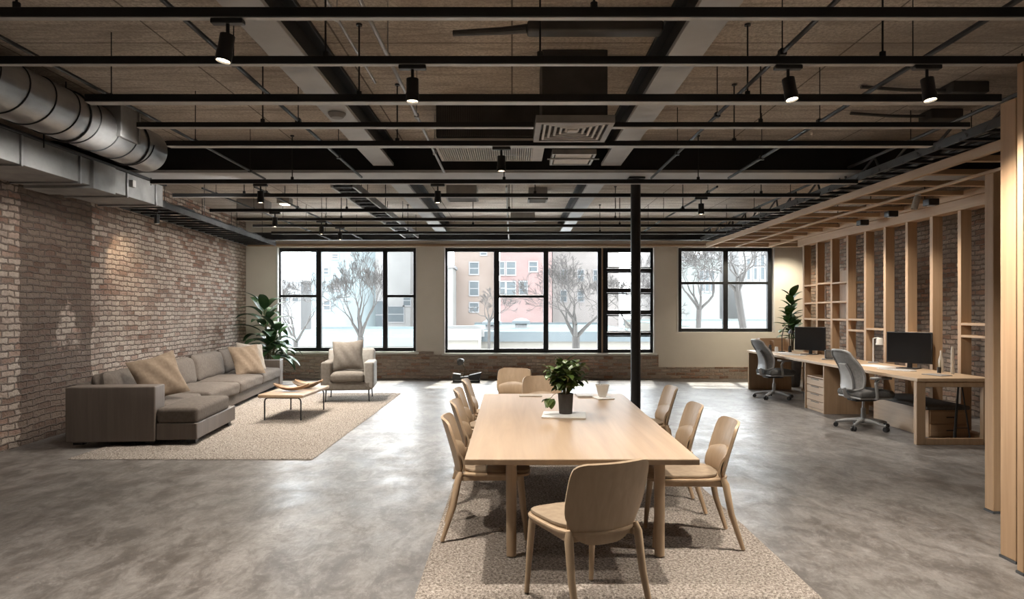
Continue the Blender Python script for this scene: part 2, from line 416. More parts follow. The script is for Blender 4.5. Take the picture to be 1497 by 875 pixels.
    def build(s, name, mat, parent=None, smooth=True, bevel=0., seg=2, ang=35, fix=True):
        me = bpy.data.meshes.new(name); me.from_pydata(s.v, [], s.f); me.update()
        uv = me.uv_layers.new(name='UVMap')
        co = [v.co for v in me.vertices]
        for p in me.polygons:
            n = p.normal; a = max(range(3), key=lambda i: abs(n[i]))
            for li in p.loop_indices:
                c = co[me.loops[li].vertex_index]
                uv.data[li].uv = (c.y, c.z) if a == 0 else ((c.x, c.z) if a == 1 else (c.x, c.y))
        if smooth:
            me.polygons.foreach_set('use_smooth', [True] * len(me.polygons))
            me.set_sharp_from_angle(angle=R(ang))
        me.materials.append(mat)
        o = bpy.data.objects.new(name, me); C.objects.link(o)
        if parent: o.parent = parent
        if bevel:
            b = o.modifiers.new('edge', 'BEVEL'); b.width = bevel; b.segments = seg; b.limit_method = 'ANGLE'; b.angle_limit = R(40)
        return o

def tag(o, label, cat, group=None, kind=None):
    if label: o['label'] = label
    if cat: o['category'] = cat
    if group: o['group'] = group
    if kind: o['kind'] = kind
    return o
def thing(name, label, cat, loc=(0, 0, 0), rz=0., group=None, kind=None):
    o = bpy.data.objects.new(name, None); C.objects.link(o); o.empty_display_size = .1
    o.location = loc; o.rotation_euler = (0, 0, rz)
    return tag(o, label, cat, group, kind)
def dup(root, loc, rz, label, group=None):
    r = root.copy(); C.objects.link(r); r.location = loc; r.rotation_euler = (0, 0, rz); r['label'] = label
    if group: r['group'] = group
    for ch in list(root.children):
        c = ch.copy(); C.objects.link(c); c.parent = r
        for g in list(ch.children):
            d = g.copy(); C.objects.link(d); d.parent = c
            for q in list(g.children):
                w = q.copy(); C.objects.link(w); w.parent = d
    return r
def struct(name, mb, mat, parent=None, **k):
    o = mb.build(name, mat, parent, **k)
    if not parent: o['kind'] = 'structure'
    return o

F = 1000.; U0 = 748.5; V0 = 455.; EYE = 1.5
def at(u, v, Y): return Vector(((u - U0) * Y / F, Y, EYE - (v - V0) * Y / F))
def xat(u, Y): return (u - U0) * Y / F
def zat(v, Y): return EYE - (v - V0) * Y / F

# ------------------------------------------------------------------ room shell
YB = 15.3; CEIL = 3.5; YF = -4.0; XR = 6.62
def wall_x(y): return -5.95 + (YB - y) * .0617
struct('floor', MB().box((-6.6, YF - .3, -.2), (7.2, YB + .3, 0)), M['floor'], smooth=False)
struct('ceiling', MB().box((-6.6, YF - .3, CEIL), (7.2, YB + .3, CEIL + .25)), M['ceiling'], smooth=False)
wl = MB().add([(wall_x(YF), YF, 0), (wall_x(YB), YB, 0), (wall_x(YB), YB, CEIL), (wall_x(YF), YF, CEIL),
               (wall_x(YF) - .3, YF, 0), (wall_x(YB) - .3, YB, 0), (wall_x(YB) - .3, YB, CEIL), (wall_x(YF) - .3, YF, CEIL)],
              [(0, 3, 2, 1), (4, 5, 6, 7), (0, 1, 5, 4), (1, 2, 6, 5), (2, 3, 7, 6), (3, 0, 4, 7)])
struct('wall_left', wl, M['brick_left'], smooth=False)
struct('wall_right', MB().box((XR, YF, 0), (XR + .3, YB + .3, CEIL)), M['brick_right'], smooth=False)

def wall_open(mb, x0, x1, z0, z1, y0, y1, holes):
    """strips of wall around rectangular holes (xa, xb, za, zb), sorted by x"""
    x = x0
    for (a, b, c, d) in holes:
        mb.box((x, y0, z0), (a, y1, z1))
        mb.box((a, y0, z0), (b, y1, c)); mb.box((a, y0, d), (b, y1, z1)); x = b
    mb.box((x, y0, z0), (x1, y1, z1)); return mb
W1 = (-5.27, -2.12, .60, 2.93); W2 = (-1.53, 3.20, .57, 2.93); W4 = (3.69, 5.88, 1.04, 2.93)
wb = struct('wall_back', wall_open(MB(), -6.25, XR, 0, CEIL, YB, YB + .32, [W1, W2, W4]), M['wall_paint'], smooth=False)
bb = MB().box((-5.95, YB - .03, 0), (3.27, YB - .001, .535))
bb.box((3.27, YB - .03, 0), (XR, YB - .001, .26)); bb.box((-2.1, YB - .03, .535), (-1.75, YB - .001, .60)); bb.box((-5.95, YB - .03, .535), (-5.4, YB - .001, .57))
struct('brick_base', bb, M['brick_back'], wb, smooth=False)
lg = MB()
for (a, b, c, d) in (W1, W2): lg.box((a - .04, YB - .045, c - .05), (b + .04, YB + .1, c))
struct('window_ledge', lg, M['reveal'], wb, bevel=.008)
tr = MB()
for (a, b, c, d) in (W1, W2, W4):
    tr.box((a, YB - .012, c), (a + .03, YB + .30, d)); tr.box((b - .03, YB - .012, c), (b, YB + .30, d))
struct('reveal_lining', tr, M['reveal'], wb, smooth=False)
struct('trim_1', MB().box((-5.9, YB - .05, 2.955), (XR, YB - .002, 3.005)), W['oakx'], bevel=.004)
# street-side front of the loft, behind the camera
FW = []
wf = struct('wall_front', wall_open(MB(), -5.2, XR + .3, 0, CEIL, YF - .32, YF, FW), M['wall_paint'], smooth=False)

# ------------------------------------------------------------------ windows
def window(name, x0, x1, z0, z1, y, vert, horiz, fw=.085, pane_only=()):
    """vert: list of (x, width); horiz: list of (xa, xb, z, h). frame, mullions, panes are parts"""
    root = thing(name, None, None, (0, 0, 0), kind='structure')
    fr = MB(); d0, d1 = y - .035, y + .05
    fr.box((x0, d0, z0), (x0 + fw, d1, z1)); fr.box((x1 - fw, d0, z0), (x1, d1, z1))
    fr.box((x0 + fw, d0, z0), (x1 - fw, d1, z0 + fw)); fr.box((x0 + fw, d0, z1 - fw), (x1 - fw, d1, z1))
    fr.build('window_frame', M['frame'], root, smooth=False, bevel=.008)
    for (x, w) in vert: MB().box((x - w / 2, d0 - .01, z0 + fw * .5), (x + w / 2, d1, z1 - fw * .5)).build('mullion', M['frame'], root, smooth=False, bevel=.008)
    for (a, b, z, h) in horiz: MB().box((a, d0 + .006, z - h / 2), (b, d1 - .01, z + h / 2)).build('transom', M['frame'], root, smooth=False, bevel=.006)
    xs = [x0 + fw * .6] + [x for x, _ in vert] + [x1 - fw * .6]
    for a, b in zip(xs[:-1], xs[1:]):
        MB().box((a, y + .005, z0 + fw * .6), (b, y + .011, z1 - fw * .6)).build('pane', M['glass'], root, smooth=False)
    return root
YW = YB + .14; kx = YW / F
def wx(u): return (u - U0) * kx
def wz(v): return EYE - (v - V0) * kx
window('window_1', wx(405.5), wx(610), wz(513), wz(362.5), YW, [(wx(466.5), .115), (wx(563.5), .105)],
       [(wx(406), wx(467), wz(432.5), .06), (wx(563), wx(609), wz(432.5), .06)])
window('window_2', wx(649), wx(879), wz(515.5), wz(362.5), YW, [(wx(726), .125), (wx(798), .115)],
       [(wx(726), wx(798), wz(433), .06), (wx(726), wx(798), wz(366), .08), (wx(726), wx(798), wz(511), .07)])
w3 = window('window_3', wx(881), wx(957), wz(515.5), wz(362.5), YW, [],
       [(wx(881), wx(957), wz(v), .075) for v in (394.5, 425, 457, 487.5)], fw=.09)
sash = MB()
for va, vb in ((367, 392), (397, 423), (428, 455), (460, 485), (490, 512)):
    a, b = wx(885), wx(953)
    for q in ((a, wz(vb), a + .05, wz(va)), (b - .05, wz(vb), b, wz(va)), (a, wz(vb), b, wz(vb) + .03), (a, wz(va) - .03, b, wz(va))):
        sash.box((q[0], YW - .055, q[1]), (q[2], YW - .03, q[3]))
sash.build('awning_sash', M['frame'], w3, smooth=False, bevel=.005)
MB().box((wx(879.3), YW - .05, wz(515)), (wx(881), YW + .05, wz(362.5))).build('timber_stop', W['oakz'], w3, smooth=False)
w4 = window('window_4', wx(990.5), wx(1132), wz(485), wz(362), YW, [(wx(1060), .11)], [(wx(991), wx(1131), wz(413.5), .06)])
MB().box((wx(1121), YW - .06, wz(484)), (wx(1127), YW + .04, wz(363))).build('sash_stile', M['frame'], w4, smooth=False, bevel=.005)
for i, (a, b, c, d) in enumerate(FW):
    window('window_%d' % (5 + i), a, b, c, d, YF - .14, [((a + b) / 2, .08)], [(a, b, 1.9, .05)])

# ------------------------------------------------------------------ steel beams and column
def ibeam(name, label, x0, x1, y0, y1, z0, z1, along, mw, mf, t=.035, fl=None):
    root = thing(name, label, 'beam', ((x0 + x1) / 2, (y0 + y1) / 2, z0))
    ox, oy, oz = (x0 + x1) / 2, (y0 + y1) / 2, z0
    def bx(a, b): return MB().box((a[0] - ox, a[1] - oy, a[2] - oz), (b[0] - ox, b[1] - oy, b[2] - oz))
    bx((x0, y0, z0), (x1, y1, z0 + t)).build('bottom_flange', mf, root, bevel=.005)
    bx((x0, y0, z1 - t), (x1, y1, z1)).build('top_flange', mw, root, bevel=.005)
    if along == 'y': bx(((x0 + x1) / 2 - .04, y0, z0 + t), ((x0 + x1) / 2 + .04, y1, z1 - t)).build('web', mw, root)
    else: bx((x0, (y0 + y1) / 2 - .04, z0 + t), (x1, (y0 + y1) / 2 + .04, z1 - t)).build('web', mw, root)
    return root
CY0, CY1 = 8.0, 8.45
ibeam('steel_beam', 'dark steel cross beam spanning the whole room over the black column', wall_x(8.2) + .01, XR - .01, CY0, CY1, 3.12, CEIL - .005, 'x', M['steel_dark'], M['beam_flange'])
ibeam('steel_beam', 'grey steel beam on the left half, running from the camera to the cross beam', -1.62, -1.38, YF + .02, CY0 - .01, 3.2, CEIL - .005, 'y', M['steel_dark'], M['beam_flange'])
ibeam('steel_beam', 'grey steel beam right of the ceiling diffuser, running up to the cross beam', 1.04, 1.27, YF + .02, CY0 - .01, 3.2, CEIL - .005, 'y', M['steel_dark'], M['beam_flange'])
ibeam('steel_beam', 'pale grey far beam on the left, from the cross beam to the windows', -1.63, -1.40, CY1 + .01, YB - .01, 3.2, CEIL - .005, 'y', M['steel_dark'], M['beam_flange'])
ibeam('steel_beam', 'pale grey far beam left of the black column, from cross beam to windows', 1.02, 1.24, CY1 + .01, YB - .01, 3.2, CEIL - .005, 'y', M['steel_dark'], M['beam_flange'])
ibeam('steel_beam', 'dark steel edge beam along the top of the window wall', -5.9, XR - .01, 14.72, 14.9, 3.04, 3.2, 'x', M['steel_dark'], M['steel_dark'], t=.02)
col = thing('steel_column', 'slim black round steel column standing behind the dining table', 'column', (1.50, 8.3, 0))
MB().lathe([(.06, .012), (.06, 3.10)], 28).build('shaft', M['black'], col)
MB().rbox((0, 0, .006), (.24, .24, .012), .005, 1).build('base_plate', M['black'], col)
MB().rbox((0, 0, 3.105), (.2, .2, .016), .005, 1).build('cap_plate', M['black'], col)

# ------------------------------------------------------------------ ceiling tracks
TZ = 2.95
ORD = ['nearest', 'second', 'third', 'fourth', 'fifth', 'sixth', 'seventh', 'eighth', 'ninth', 'tenth', 'eleventh']
tracks = [(3.385, -3.15, 3.2, .047), (4.02, -3.3, 3.3, .044), (4.76, -2.95, 3.38, .05), (5.40, -2.95, 3.6, .037), (6.02, -3.02, 3.68, .042), (7.77, -4.1, 3.92, .046),
          (8.68, -4.3, 3.9, .045), (9.97, -4.4, 3.9, .045), (10.94, -4.4, 3.95, .045), (11.75, -4.45, 3.95, .045), (12.8, -4.5, 4.0, .045)]
TW = [.045, .045, .085, .06, .09, .055, .045, .045, .045, .045, .045]
for i, (y, a, b, s) in enumerate(tracks):
    lab = ['black ceiling channel nearest the camera, crossing the whole top of the room', 'black ceiling channel carrying the two tilted spotlights on the right',
           'thick black ceiling channel passing just in front of the air conditioning unit', 'thin black channel crossing above the square ceiling diffuser',
           'thin black channel holding the spotlight in front of the dark cross beam', 'black channel just past the cross beam, touching the black column top',
           'first thin far channel beyond the black column', 'second thin far channel beyond the black column', 'third thin far channel beyond the black column',
           'second thin channel from the window wall', 'thin channel closest to the window wall'][i]
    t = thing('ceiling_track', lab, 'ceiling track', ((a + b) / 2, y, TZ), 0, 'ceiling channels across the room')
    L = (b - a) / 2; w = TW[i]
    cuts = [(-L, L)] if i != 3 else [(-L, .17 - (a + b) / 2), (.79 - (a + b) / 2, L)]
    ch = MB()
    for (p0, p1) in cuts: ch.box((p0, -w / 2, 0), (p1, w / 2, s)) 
    for (p0, p1) in cuts: MB().box((p0, -w / 2 + .004, -.004), (p1, w / 2 - .004, -.0005)).build('lit_underside_strip', M['track_underlight'], t, smooth=False)  # strip added to carry the painted light under each channel
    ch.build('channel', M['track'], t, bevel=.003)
    for k, x in enumerate([(-.78, .12, .82), (-.52, .05, .66), (-.6, .45), (-.7, -.1, .5), (-.4, .3), (-.6, 0, .55)][i % 6]):
        x = x * L
        if abs(x + (a + b) / 2 + 1.5) < .25 or abs(x + (a + b) / 2 - 1.15) < .25 or (5.2 < y < 7.4 and -.9 < x + (a + b) / 2 < 1.0): x += .62
        hr = MB().tube([(x, 0, s), (x, 0, CEIL - TZ - .002)], .006, 8)
        hr.lathe([(.018, 0), (.018, .03)], 10, (x, 0, s)); hr.lathe([(.022, 0), (.022, .012)], 10, (x, 0, CEIL - TZ - .014))
        hr.build('hanger_rod', M['black'], t)
def rod(name, lab, x, y0, y1, z, r, mat, cat='conduit', step=1.3):
    t = thing(name, lab, cat, (x, (y0 + y1) / 2, z), 0)
    L = (y1 - y0) / 2
    MB().tube([(0, -L, 0), (0, L, 0)], r, 10).build('pipe', mat, t)
    y = -L + .4
    while y < L:
        c = MB(); c.rbox((0, y, 0), (r * 2.8, .05, r * 2.8), .004, 1)
        c.tube([(0, y, r), (0, y, CEIL - z - .002)], .004, 6)
        c.build('clamp', M['black'] if mat != M['conduit'] else mat, t); y += step
    return t
rod('conduit', 'thin dark conduit running lengthwise beside the round duct, left of all others', -2.87, 3.2, 7.95, 3.04, .012, M['track'])
rod('conduit', 'thin dark conduit running lengthwise just left of the left steel beam', -1.75, 2.6, 7.95, 3.06, .014, M['track'])
rod('conduit', 'bare zinc conduit running lengthwise right of the left steel beam', -.78, 2.6, 7.9, 3.10, .013, M['conduit'])
rod('conduit', 'second zinc conduit, tight against the web of the left steel beam', -1.10, 2.6, 5.5, 3.34, .011, M['conduit'])
rod('conduit', 'dark conduit running lengthwise just right of the right steel beam', 1.62, 2.4, 7.95, 3.05, .014, M['track'])
rod('conduit', 'dark conduit above the two tilted spotlights, nearest the timber frame', 2.52, 2.6, 7.95, 3.05, .016, M['track'])
rod('conduit', 'zinc conduit down the middle of the ceiling beyond the cross beam', -.07, CY1 + .05, 14.6, 3.05, .012, M['conduit'])
rod('conduit', 'dark far conduit on the left, over the armchair, beyond the cross beam', -3.2, CY1 + .05, 14.6, 3.05, .014, M['track'])
rod('conduit', 'dark far conduit above the corner plant, furthest left', -3.85, CY1 + .05, 14.6, 3.03, .012, M['track'])
rod('conduit', 'dark far conduit just right of the black column', 2.55, CY1 + .05, 14.6, 3.05, .014, M['track'])
tr_ = thing('cable_tray', 'grey ladder tray on the far ceiling, left of the left far beam', 'cable tray', (-2.12, 11.5, 3.05))
tt = MB(); tt.box((-.15, -2.95, 0), (-.125, 2.95, .09)); tt.box((.125, -2.95, 0), (.15, 2.95, .09))
tt.build('side_rail', M['conduit'], tr_)
for k in range(20): MB().box((-.125, -2.9 + k * .3, .01), (.125, -2.86 + k * .3, .035)).build('rung', M['steel'], tr_)
cb = MB()
for k in range(4): cb.tube([(-.09 + k * .06 + .01 * math.sin(j * 1.3 + k), -2.95 + j * .295, .055 + .004 * math.sin(j + k)) for j in range(21)], .02, 8)
cb.build('cable', M['steel'], tr_)
hg = MB()
for y in (-2.5, -.8, .9, 2.6):
    for x in (-.14, .14): hg.tube([(x, y, .08), (x, y, .447)], .005, 6)
hg.build('hanger_rod', M['track'], tr_)

# ------------------------------------------------------------------ spotlights
def spot_proto(name, lab):
    t = thing(name, lab, 'spotlight', (0, 0, 0), 0, 'spotlights on the ceiling channels')
    MB().rbox((0, 0, -.012), (.16, .045, .024), .006, 1).build('track_adapter', M['black'], t)
    MB().tube([(0, 0, -.02), (0, 0, -.085)], .009, 10).build('stem', M['black'], t)
    h = MB().lathe([(.02, 0), (.036, -.004), (.036, -.085), (.039, -.09), (.039, -.135), (.034, -.137), (.034, -.12)], 24, (0, 0, 0))
    ho = h.build('lamp_housing', M['black'], t); ho.location = (0, 0, -.075)
    ln = MB().lathe([(.0, -.131), (.018, -.133), (.034, -.127), (.034, -.120), (.0, -.120)], 24).build('lens', M['bulb'], ho)
    return t
spots = [((333, 19, 0), (8, -4), 'black spotlight on the channel nearest the camera, far left'),
         ((603, 88, 1), (0, 0), 'black spotlight hanging left of the middle, on the second channel'),
         ((1152, 88, 1), (-6, -10), 'tilted black spotlight on the second channel, the left one of the right-hand pair'),
         ((1355, 88, 1), (-4, -8), 'tilted black spotlight on the second channel, nearest the tall timber posts'),
         ((733, 211, 4), (0, 0), 'small black spotlight hanging below the ribbed air conditioning grille'),
         ((381, 265, 5), (0, 0), 'small black spotlight past the cross beam, above the armchair side'),
         ((640, 265, 5), (0, 0), 'small black spotlight past the cross beam, above the middle windows'),
         ((1025, 286, 6), (0, 0), 'small black spotlight right of the black column'),
         ((402, 309, 7), (0, 0), 'tiny far spotlight near the left wall cable tray'),
         ((470, 321, 8), (0, 0), 'tiny far spotlight above the left window, the left of two'),
         ((497, 330, 9), (0, 0), 'tiny far spotlight above the left window, the right of two')]
sp0 = None
def spot_light(name, loc, target, power, angle, blend, col, parent_none=True, rad=.04):
    l = bpy.data.lights.new(name, 'SPOT'); l.energy = power; l.spot_size = R(angle); l.spot_blend = blend; l.color = col; l.shadow_soft_size = rad
    o = bpy.data.objects.new(name, l); C.objects.link(o); o.location = loc
    o.rotation_euler = (Vector(target) - Vector(loc)).to_track_quat('-Z', 'Y').to_euler(); return o
WARM = (1, .915, .81)
for i, ((u, v, ti), (tx, ty), lab) in enumerate(spots):
    y = tracks[ti][0]; x = xat(u, y)
    if sp0 is None: s = sp0 = spot_proto('track_spotlight', lab); s.location = (x, y, TZ - .006)
    else: s = dup(sp0, (x, y, TZ - .006), 0, lab)
    for c in s.children:
        if c.name.startswith('lamp_housing'): c.rotation_euler = (R(ty), R(tx), 0)
    spot_light('spot_bulb', (x, y, TZ - .235), (x + math.tan(R(tx)) * -1.5, y + .02 + math.tan(R(ty)) * 1.5, 1.2), 150 if i < 4 else (105 if i < 5 else 160), 125, .9, WARM)
# the two lamps that make the pools on the table and on the brick
def arm_spot(name, lab, loc, rx, rz):
    t = thing(name, lab, 'spotlight', loc, rz)
    MB().rbox((0, 0, -.012), (.07, .07, .024), .006, 1).build('mounting_plate', M['black'], t)
    MB().tube([(0, 0, -.02), (0, 0, -.07)], .008, 10).build('stem', M['black'], t)
    ho = MB().lathe([(.018, 0), (.034, -.004), (.034, -.12), (.03, -.122), (.03, -.11)], 24).build('lamp_housing', M['black'], t)
    ho.location = (0, 0, -.06); ho.rotation_euler = (R(rx), 0, 0)
    MB().lathe([(0, -.118), (.03, -.114), (.03, -.108), (0, -.108)], 20).build('lens', M['bulb'], ho)
    return t

# ------------------------------------------------------------------ ducts, left
sd = thing('spiral_duct', 'round galvanised spiral duct along the upper left of the ceiling', 'duct', (-3.88, 5.6, 3.2))
L0, L1 = -3.6, 1.68; rr = .215
pr = MB()
prof = []; y = L0
MB().tube([(0, L0, 0), (0, L1, 0)], rr, 40, cap=False).build('duct_body', M['galv'], sd)
sm = MB(); k = 0; y = L0 + .2
while y < L1 - .3:
    n = 40
    ring = []
    for j in range(n + 1):
        t = 2 * PI * j / n; ring.append((math.cos(t) * (rr + .003), y + .30 * (j / n), math.sin(t) * (rr + .003)))
    sm.tube(ring, .006, 6, cap=False); y += .30
sm.build('spiral_seam', M['steel_dark'], sd)
tcol = MB(); tcol.rbox((.0, .92, .085), (.47, .32, .31), .012, 1); tcol.box((-.25, .75, -.07), (.25, .775, .255)); tcol.box((-.25, 1.065, -.07), (.25, 1.09, .255))
tcol.build('square_collar', M['galv_matt'], sd, bevel=.004)
MB().add(*(lambda n: ([(math.cos(2 * PI * j / n) * rr * .985, L1 - .01, math.sin(2 * PI * j / n) * rr * .985) for j in range(n)], [tuple(range(n))]))(40)).build('end_cap', M['galv_matt'], sd)
hs = MB()
for y in (-2.2, -.9, .35, 1.3):
    hs.tube([(math.cos(t) * (rr + .008), y, math.sin(t) * (rr + .008)) for t in [2 * PI * j / 32 for j in range(33)]], .008, 6, cap=False)
    hs.tube([(0, y, rr), (0, y, CEIL - 3.2 - .002)], .005, 6)
hs.build('hanger_strap', M['track'], sd)

rd = thing('rectangular_duct', 'grey rectangular sheet metal duct against the upper left brick wall', 'duct', (-4.80, 6.6, 2.83))
a0, a1 = -2.4, 2.12
MB().box((-.35, a0, 0), (.35, a1, .285)).build('duct_body', M['galv_matt'], rd, bevel=.006)
fl = MB()
for y in (-1.9, -.75, -.42, .42, 1.02, 1.28, 1.92):
    MB().box((-.36, y, -.018), (.37, y + .025, .30)).build('flange', M['galv'], rd, bevel=.003)
MB().box((-.36, .62, -.03), (.385, 1.02, .295)).build('damper_box', M['galv_matt'], rd, bevel=.006)
MB().box((.35, 1.35, .12), (.395, 1.42, .2)).build('actuator', M['grille'], rd, bevel=.004)
MB().box((.352, a0, .265), (.40, a1, .29)).build('mounting_rail', M['steel_dark'], rd, bevel=.003)
sh = MB()
for y in (-2.2, -.2, 1.7):
    for x in (-.3, .42): sh.tube([(x, y, .2), (x, y, CEIL - 2.83 - .002)], .007, 6)
sh.build('hanger_rod', M['track'], rd)

# cable trays along both walls
def tray(name, lab, p0, p1, w, ncab, zc):
    v = Vector(p1) - Vector(p0); L = v.length; ang = math.atan2(v.y, v.x) - PI / 2
    t = thing(name, lab, 'cable tray', (Vector(p0) + Vector(p1)) / 2, ang)
    h = L / 2
    s = MB(); s.box((-w / 2, -h, 0), (-w / 2 + .02, h, .08)); s.box((w / 2 - .02, -h, 0), (w / 2, h, .08))
    s.build('side_rail', M['steel'], t, bevel=.003)
    k = -h + .1
    while k < h: MB().box((-w / 2, k, .0), (w / 2, k + .04, .025)).build('rung', M['steel_dark'], t); k += .3
    for q in range(ncab):
        x0 = -w / 2 + .06 + (w - .12) * q / max(1, ncab - 1)
        amp = random.uniform(.01, .04); ph = random.uniform(0, 6)
        m = MB().tube([(x0 + amp * math.sin(ph + j * .8), -h + L * j / 40, .045 + random.uniform(0, .02) + (.05 if q % 3 == 2 else 0)) for j in range(41)], random.choice([.012, .018, .024]), 8)
        m.build('cable', M['steel'] if q % 3 == 1 else M['track'], t)
    hh = MB(); k = -h + .3
    while k < h:
        for x in (-w / 2 + .01, w / 2 - .01): hh.tube([(x, k, .06), (x, k, CEIL - zc - .003)], .005, 6)
        k += 1.5
    hh.build('hanger_rod', M['track'], t)
    return t
tray('cable_tray', 'dark ladder tray of pipes along the top of the left brick wall', (-4.98, 8.85, 2.90), (-5.35, 14.6, 2.90), .62, 6, 2.90)
trr = tray('cable_tray', 'dark ladder tray full of cables above the timber canopy', (4.25, 5.0, 3.0), (4.33, 14.6, 3.0), .62, 8, 3.0)
brc = MB()
for k in range(13):
    y = -4.6 + k * .72
    brc.tube([(-.31, y, .02), (-.24, y + .25, .22)], .014, 6); brc.tube([(-.31, y + .5, .02), (-.24, y + .25, .22)], .014, 6)
brc.tube([(-.25, -4.75, .22), (-.25, 4.75, .22)], .018, 8)
brc.build('truss_brace', M['steel'], trr)

# ------------------------------------------------------------------ air handling in the middle
ac = thing('air_conditioning_unit', 'wide dark ceiling air conditioner with a ribbed pale grille underneath', 'air conditioner', (-.21, 6.72, 3.06))
MB().rbox((0, .05, .24), (1.0, .80, .36), .02, 1).build('casing', M['duct_dark'], ac)
fb = MB()
for k in range(44):
    x = -.45 + k * .0205; fb.box((x, -.365, .07), (x + .008, -.35, .40))
fb.build('front_fin', M['duct_dark'], ac)
gr = MB(); gr.box((-.52, -.36, .0), (.52, -.33, .05)); gr.box((-.52, .36, .0), (.52, .39, .05)); gr.box((-.52, -.33, .0), (-.49, .36, .05)); gr.box((.41, -.33, .0), (.52, .36, .05))
gr.build('grille_frame', M['grille'], ac, bevel=.003)
gs = MB()
for k in range(42):
    x = -.485 + k * .0215; gs.box((x, -.33, .005), (x + .012, .36, .045))
gs.build('grille_slat', M['grille'], ac)
el = MB().tube([(-.3 + .18 * math.cos(PI - t), .05, .44 + .0 * t) for t in (0, .5)], .01, 6)
pb = MB(); pb.tube([(-.36, .1, .37), (-.36, .0, .395), (-.30, -.1, .405), (-.18, -.12, .405), (.22, -.1, .40)], .033, 12)
pb.build('refrigerant_pipe', M['grille_dark'], ac)
hb = MB()
for x in (-.45, .45):
    for y in (-.25, .4): hb.tube([(x, y, .4), (x, y, CEIL - 3.06 - .002)], .006, 6)
hb.build('hanger_rod', M['track'], ac)

df = thing('ceiling_diffuser', 'square stepped air diffuser beside the ribbed grille, below the ceiling', 'air diffuser', (.48, 5.47, 2.925))
bx_ = MB(); bx_.box((-.25, -.25, .06), (.25, .25, CEIL - 2.925 - .004)); bx_.build('plenum_box', M['duct_dark'], df, bevel=.004)
fr = MB()
for (s0, s1, z0, z1) in ((.30, .255, -.0, .06),):
    fr.box((-s0, -s0, z0), (s0, -s1, z1)); fr.box((-s0, s1, z0), (s0, s0, z1)); fr.box((-s0, -s1, z0), (-s1, s1, z1)); fr.box((s1, -s1, z0), (s0, s1, z1))
fr.build('diffuser_frame', M['grille_dark'], df, bevel=.003)
cn = MB()
for k in range(5):
    s0 = .235 - k * .045; s1 = s0 - .018; z0 = .004 + k * .004
    for q in ((-s0, -s0, s0, -s1), (-s0, s1, s0, s0), (-s0, -s1, -s1, s1), (s1, -s1, s0, s1)): cn.box((q[0], q[1], z0), (q[2], q[3], z0 + .022))
cn.build('diffuser_cone', M['grille'], df)
MB().rbox((0, 0, .02), (.08, .08, .02), .004, 1).build('damper_knob', M['grille'], df)
lb = thing('light_panel', 'small pale square panel hanging in a metal frame behind the diffuser', 'ceiling panel', (.62, 7.05, 3.06))
MB().rbox((0, 0, .02), (.36, .44, .03), .004, 1).build('panel', M['white'], lb)
fr = MB(); fr.box((-.22, -.26, .0), (.22, -.235, .05)); fr.box((-.22, .235, .0), (.22, .26, .05)); fr.box((-.22, -.235, 0), (-.195, .235, .05)); fr.box((.195, -.235, 0), (.22, .235, .05))
fr.box((-.26, -.08, -.012), (.27, -.06, .0)); fr.build('panel_frame', M['conduit'], lb, bevel=.003)
hb = MB()
for x in (-.2, .2):
    for y in (-.24, .24): hb.tube([(x, y, .04), (x, y, CEIL - 3.06 - .002)], .005, 6)
hb.build('hanger_rod', M['track'], lb)
cr = thing('branch_duct', 'dark flat branch duct running right from the diffuser to the right beam', 'duct', (.55, 4.55, 3.34))
MB().rbox((0, 0, .04), (.9, .12, .075), .02, 1).build('duct_body', M['duct_dark'], cr)
MB().tube([(-.45, 0, .04), (-.62, .05, .045), (-.95, .1, .05)], [.03, .025, .02], 10).build('flexible_tail', M['duct_dark'], cr)
hb = MB()
for x in (-.3, .3): hb.tube([(x, 0, .07), (x, 0, .158)], .005, 6)
hb.build('hanger_strap', M['track'], cr)
sdn = tag(MB().lathe([(.0, -.045), (.05, -.043), (.062, -.03), (.075, -.012), (.075, -.0005), (0, -.0005)], 28).build('smoke_detector', M['grille_dark']), 'round grey smoke detector on the underside of the left steel beam', 'smoke detector')
sdn.location = (-1.5, 5.86, 3.199)
def vent(lab, u, v, z, sx, sy):
    Y = (z - EYE) * F / (V0 - v); x = xat(u, Y)
    t = thing('ceiling_vent', lab, 'vent', (x, Y, z), 0, 'far ceiling vents')
    f_ = MB(); f_.box((-sx / 2, -sy / 2, 0), (sx / 2, -sy / 2 + .03, .04)); f_.box((-sx / 2, sy / 2 - .03, 0), (sx / 2, sy / 2, .04)); f_.box((-sx / 2, -sy / 2, 0), (-sx / 2 + .03, sy / 2, .04)); f_.box((sx / 2 - .03, -sy / 2, 0), (sx / 2, sy / 2, .04))
    f_.build('vent_frame', M['grille_dark'], t, bevel=.003)
    s_ = MB(); k = -sy / 2 + .05
    while k < sy / 2 - .03: s_.box((-sx / 2 + .03, k, .008), (sx / 2 - .03, k + .02, .03)); k += .05
    s_.build('louver', M['grille_dark'], t)
    MB().box((-sx / 2 + .01, -sy / 2 + .01, .03), (sx / 2 - .01, sy / 2 - .01, CEIL - z - .002)).build('vent_box', M['grille_dark'], t)
vent('dark rectangular ceiling vent just left of the far middle conduit', 676, 292, 3.3, .50, .45)
vent('dark rectangular ceiling vent just right of the far middle conduit', 786, 294, 3.3, .32, .35)
vent('small dark ceiling vent nearest the window wall', 764, 323, 3.3, .5, .35)
vent('dark ceiling vent above the left cable tray', 372, 309, 3.3, .5, .4)
ib = thing('ceiling_lamp', 'square surface ceiling lamp glowing above the armchair, beyond the cross beam', 'ceiling lamp', (-3.62, 10.9, 3.2))
MB().rbox((0, 0, .06), (.2, .2, .1), .01, 1).build('lamp_body', M['grille_dark'], ib)
MB().rbox((0, 0, .004), (.13, .13, .016), .006, 1).build('lens', M['bulb_soft'], ib)
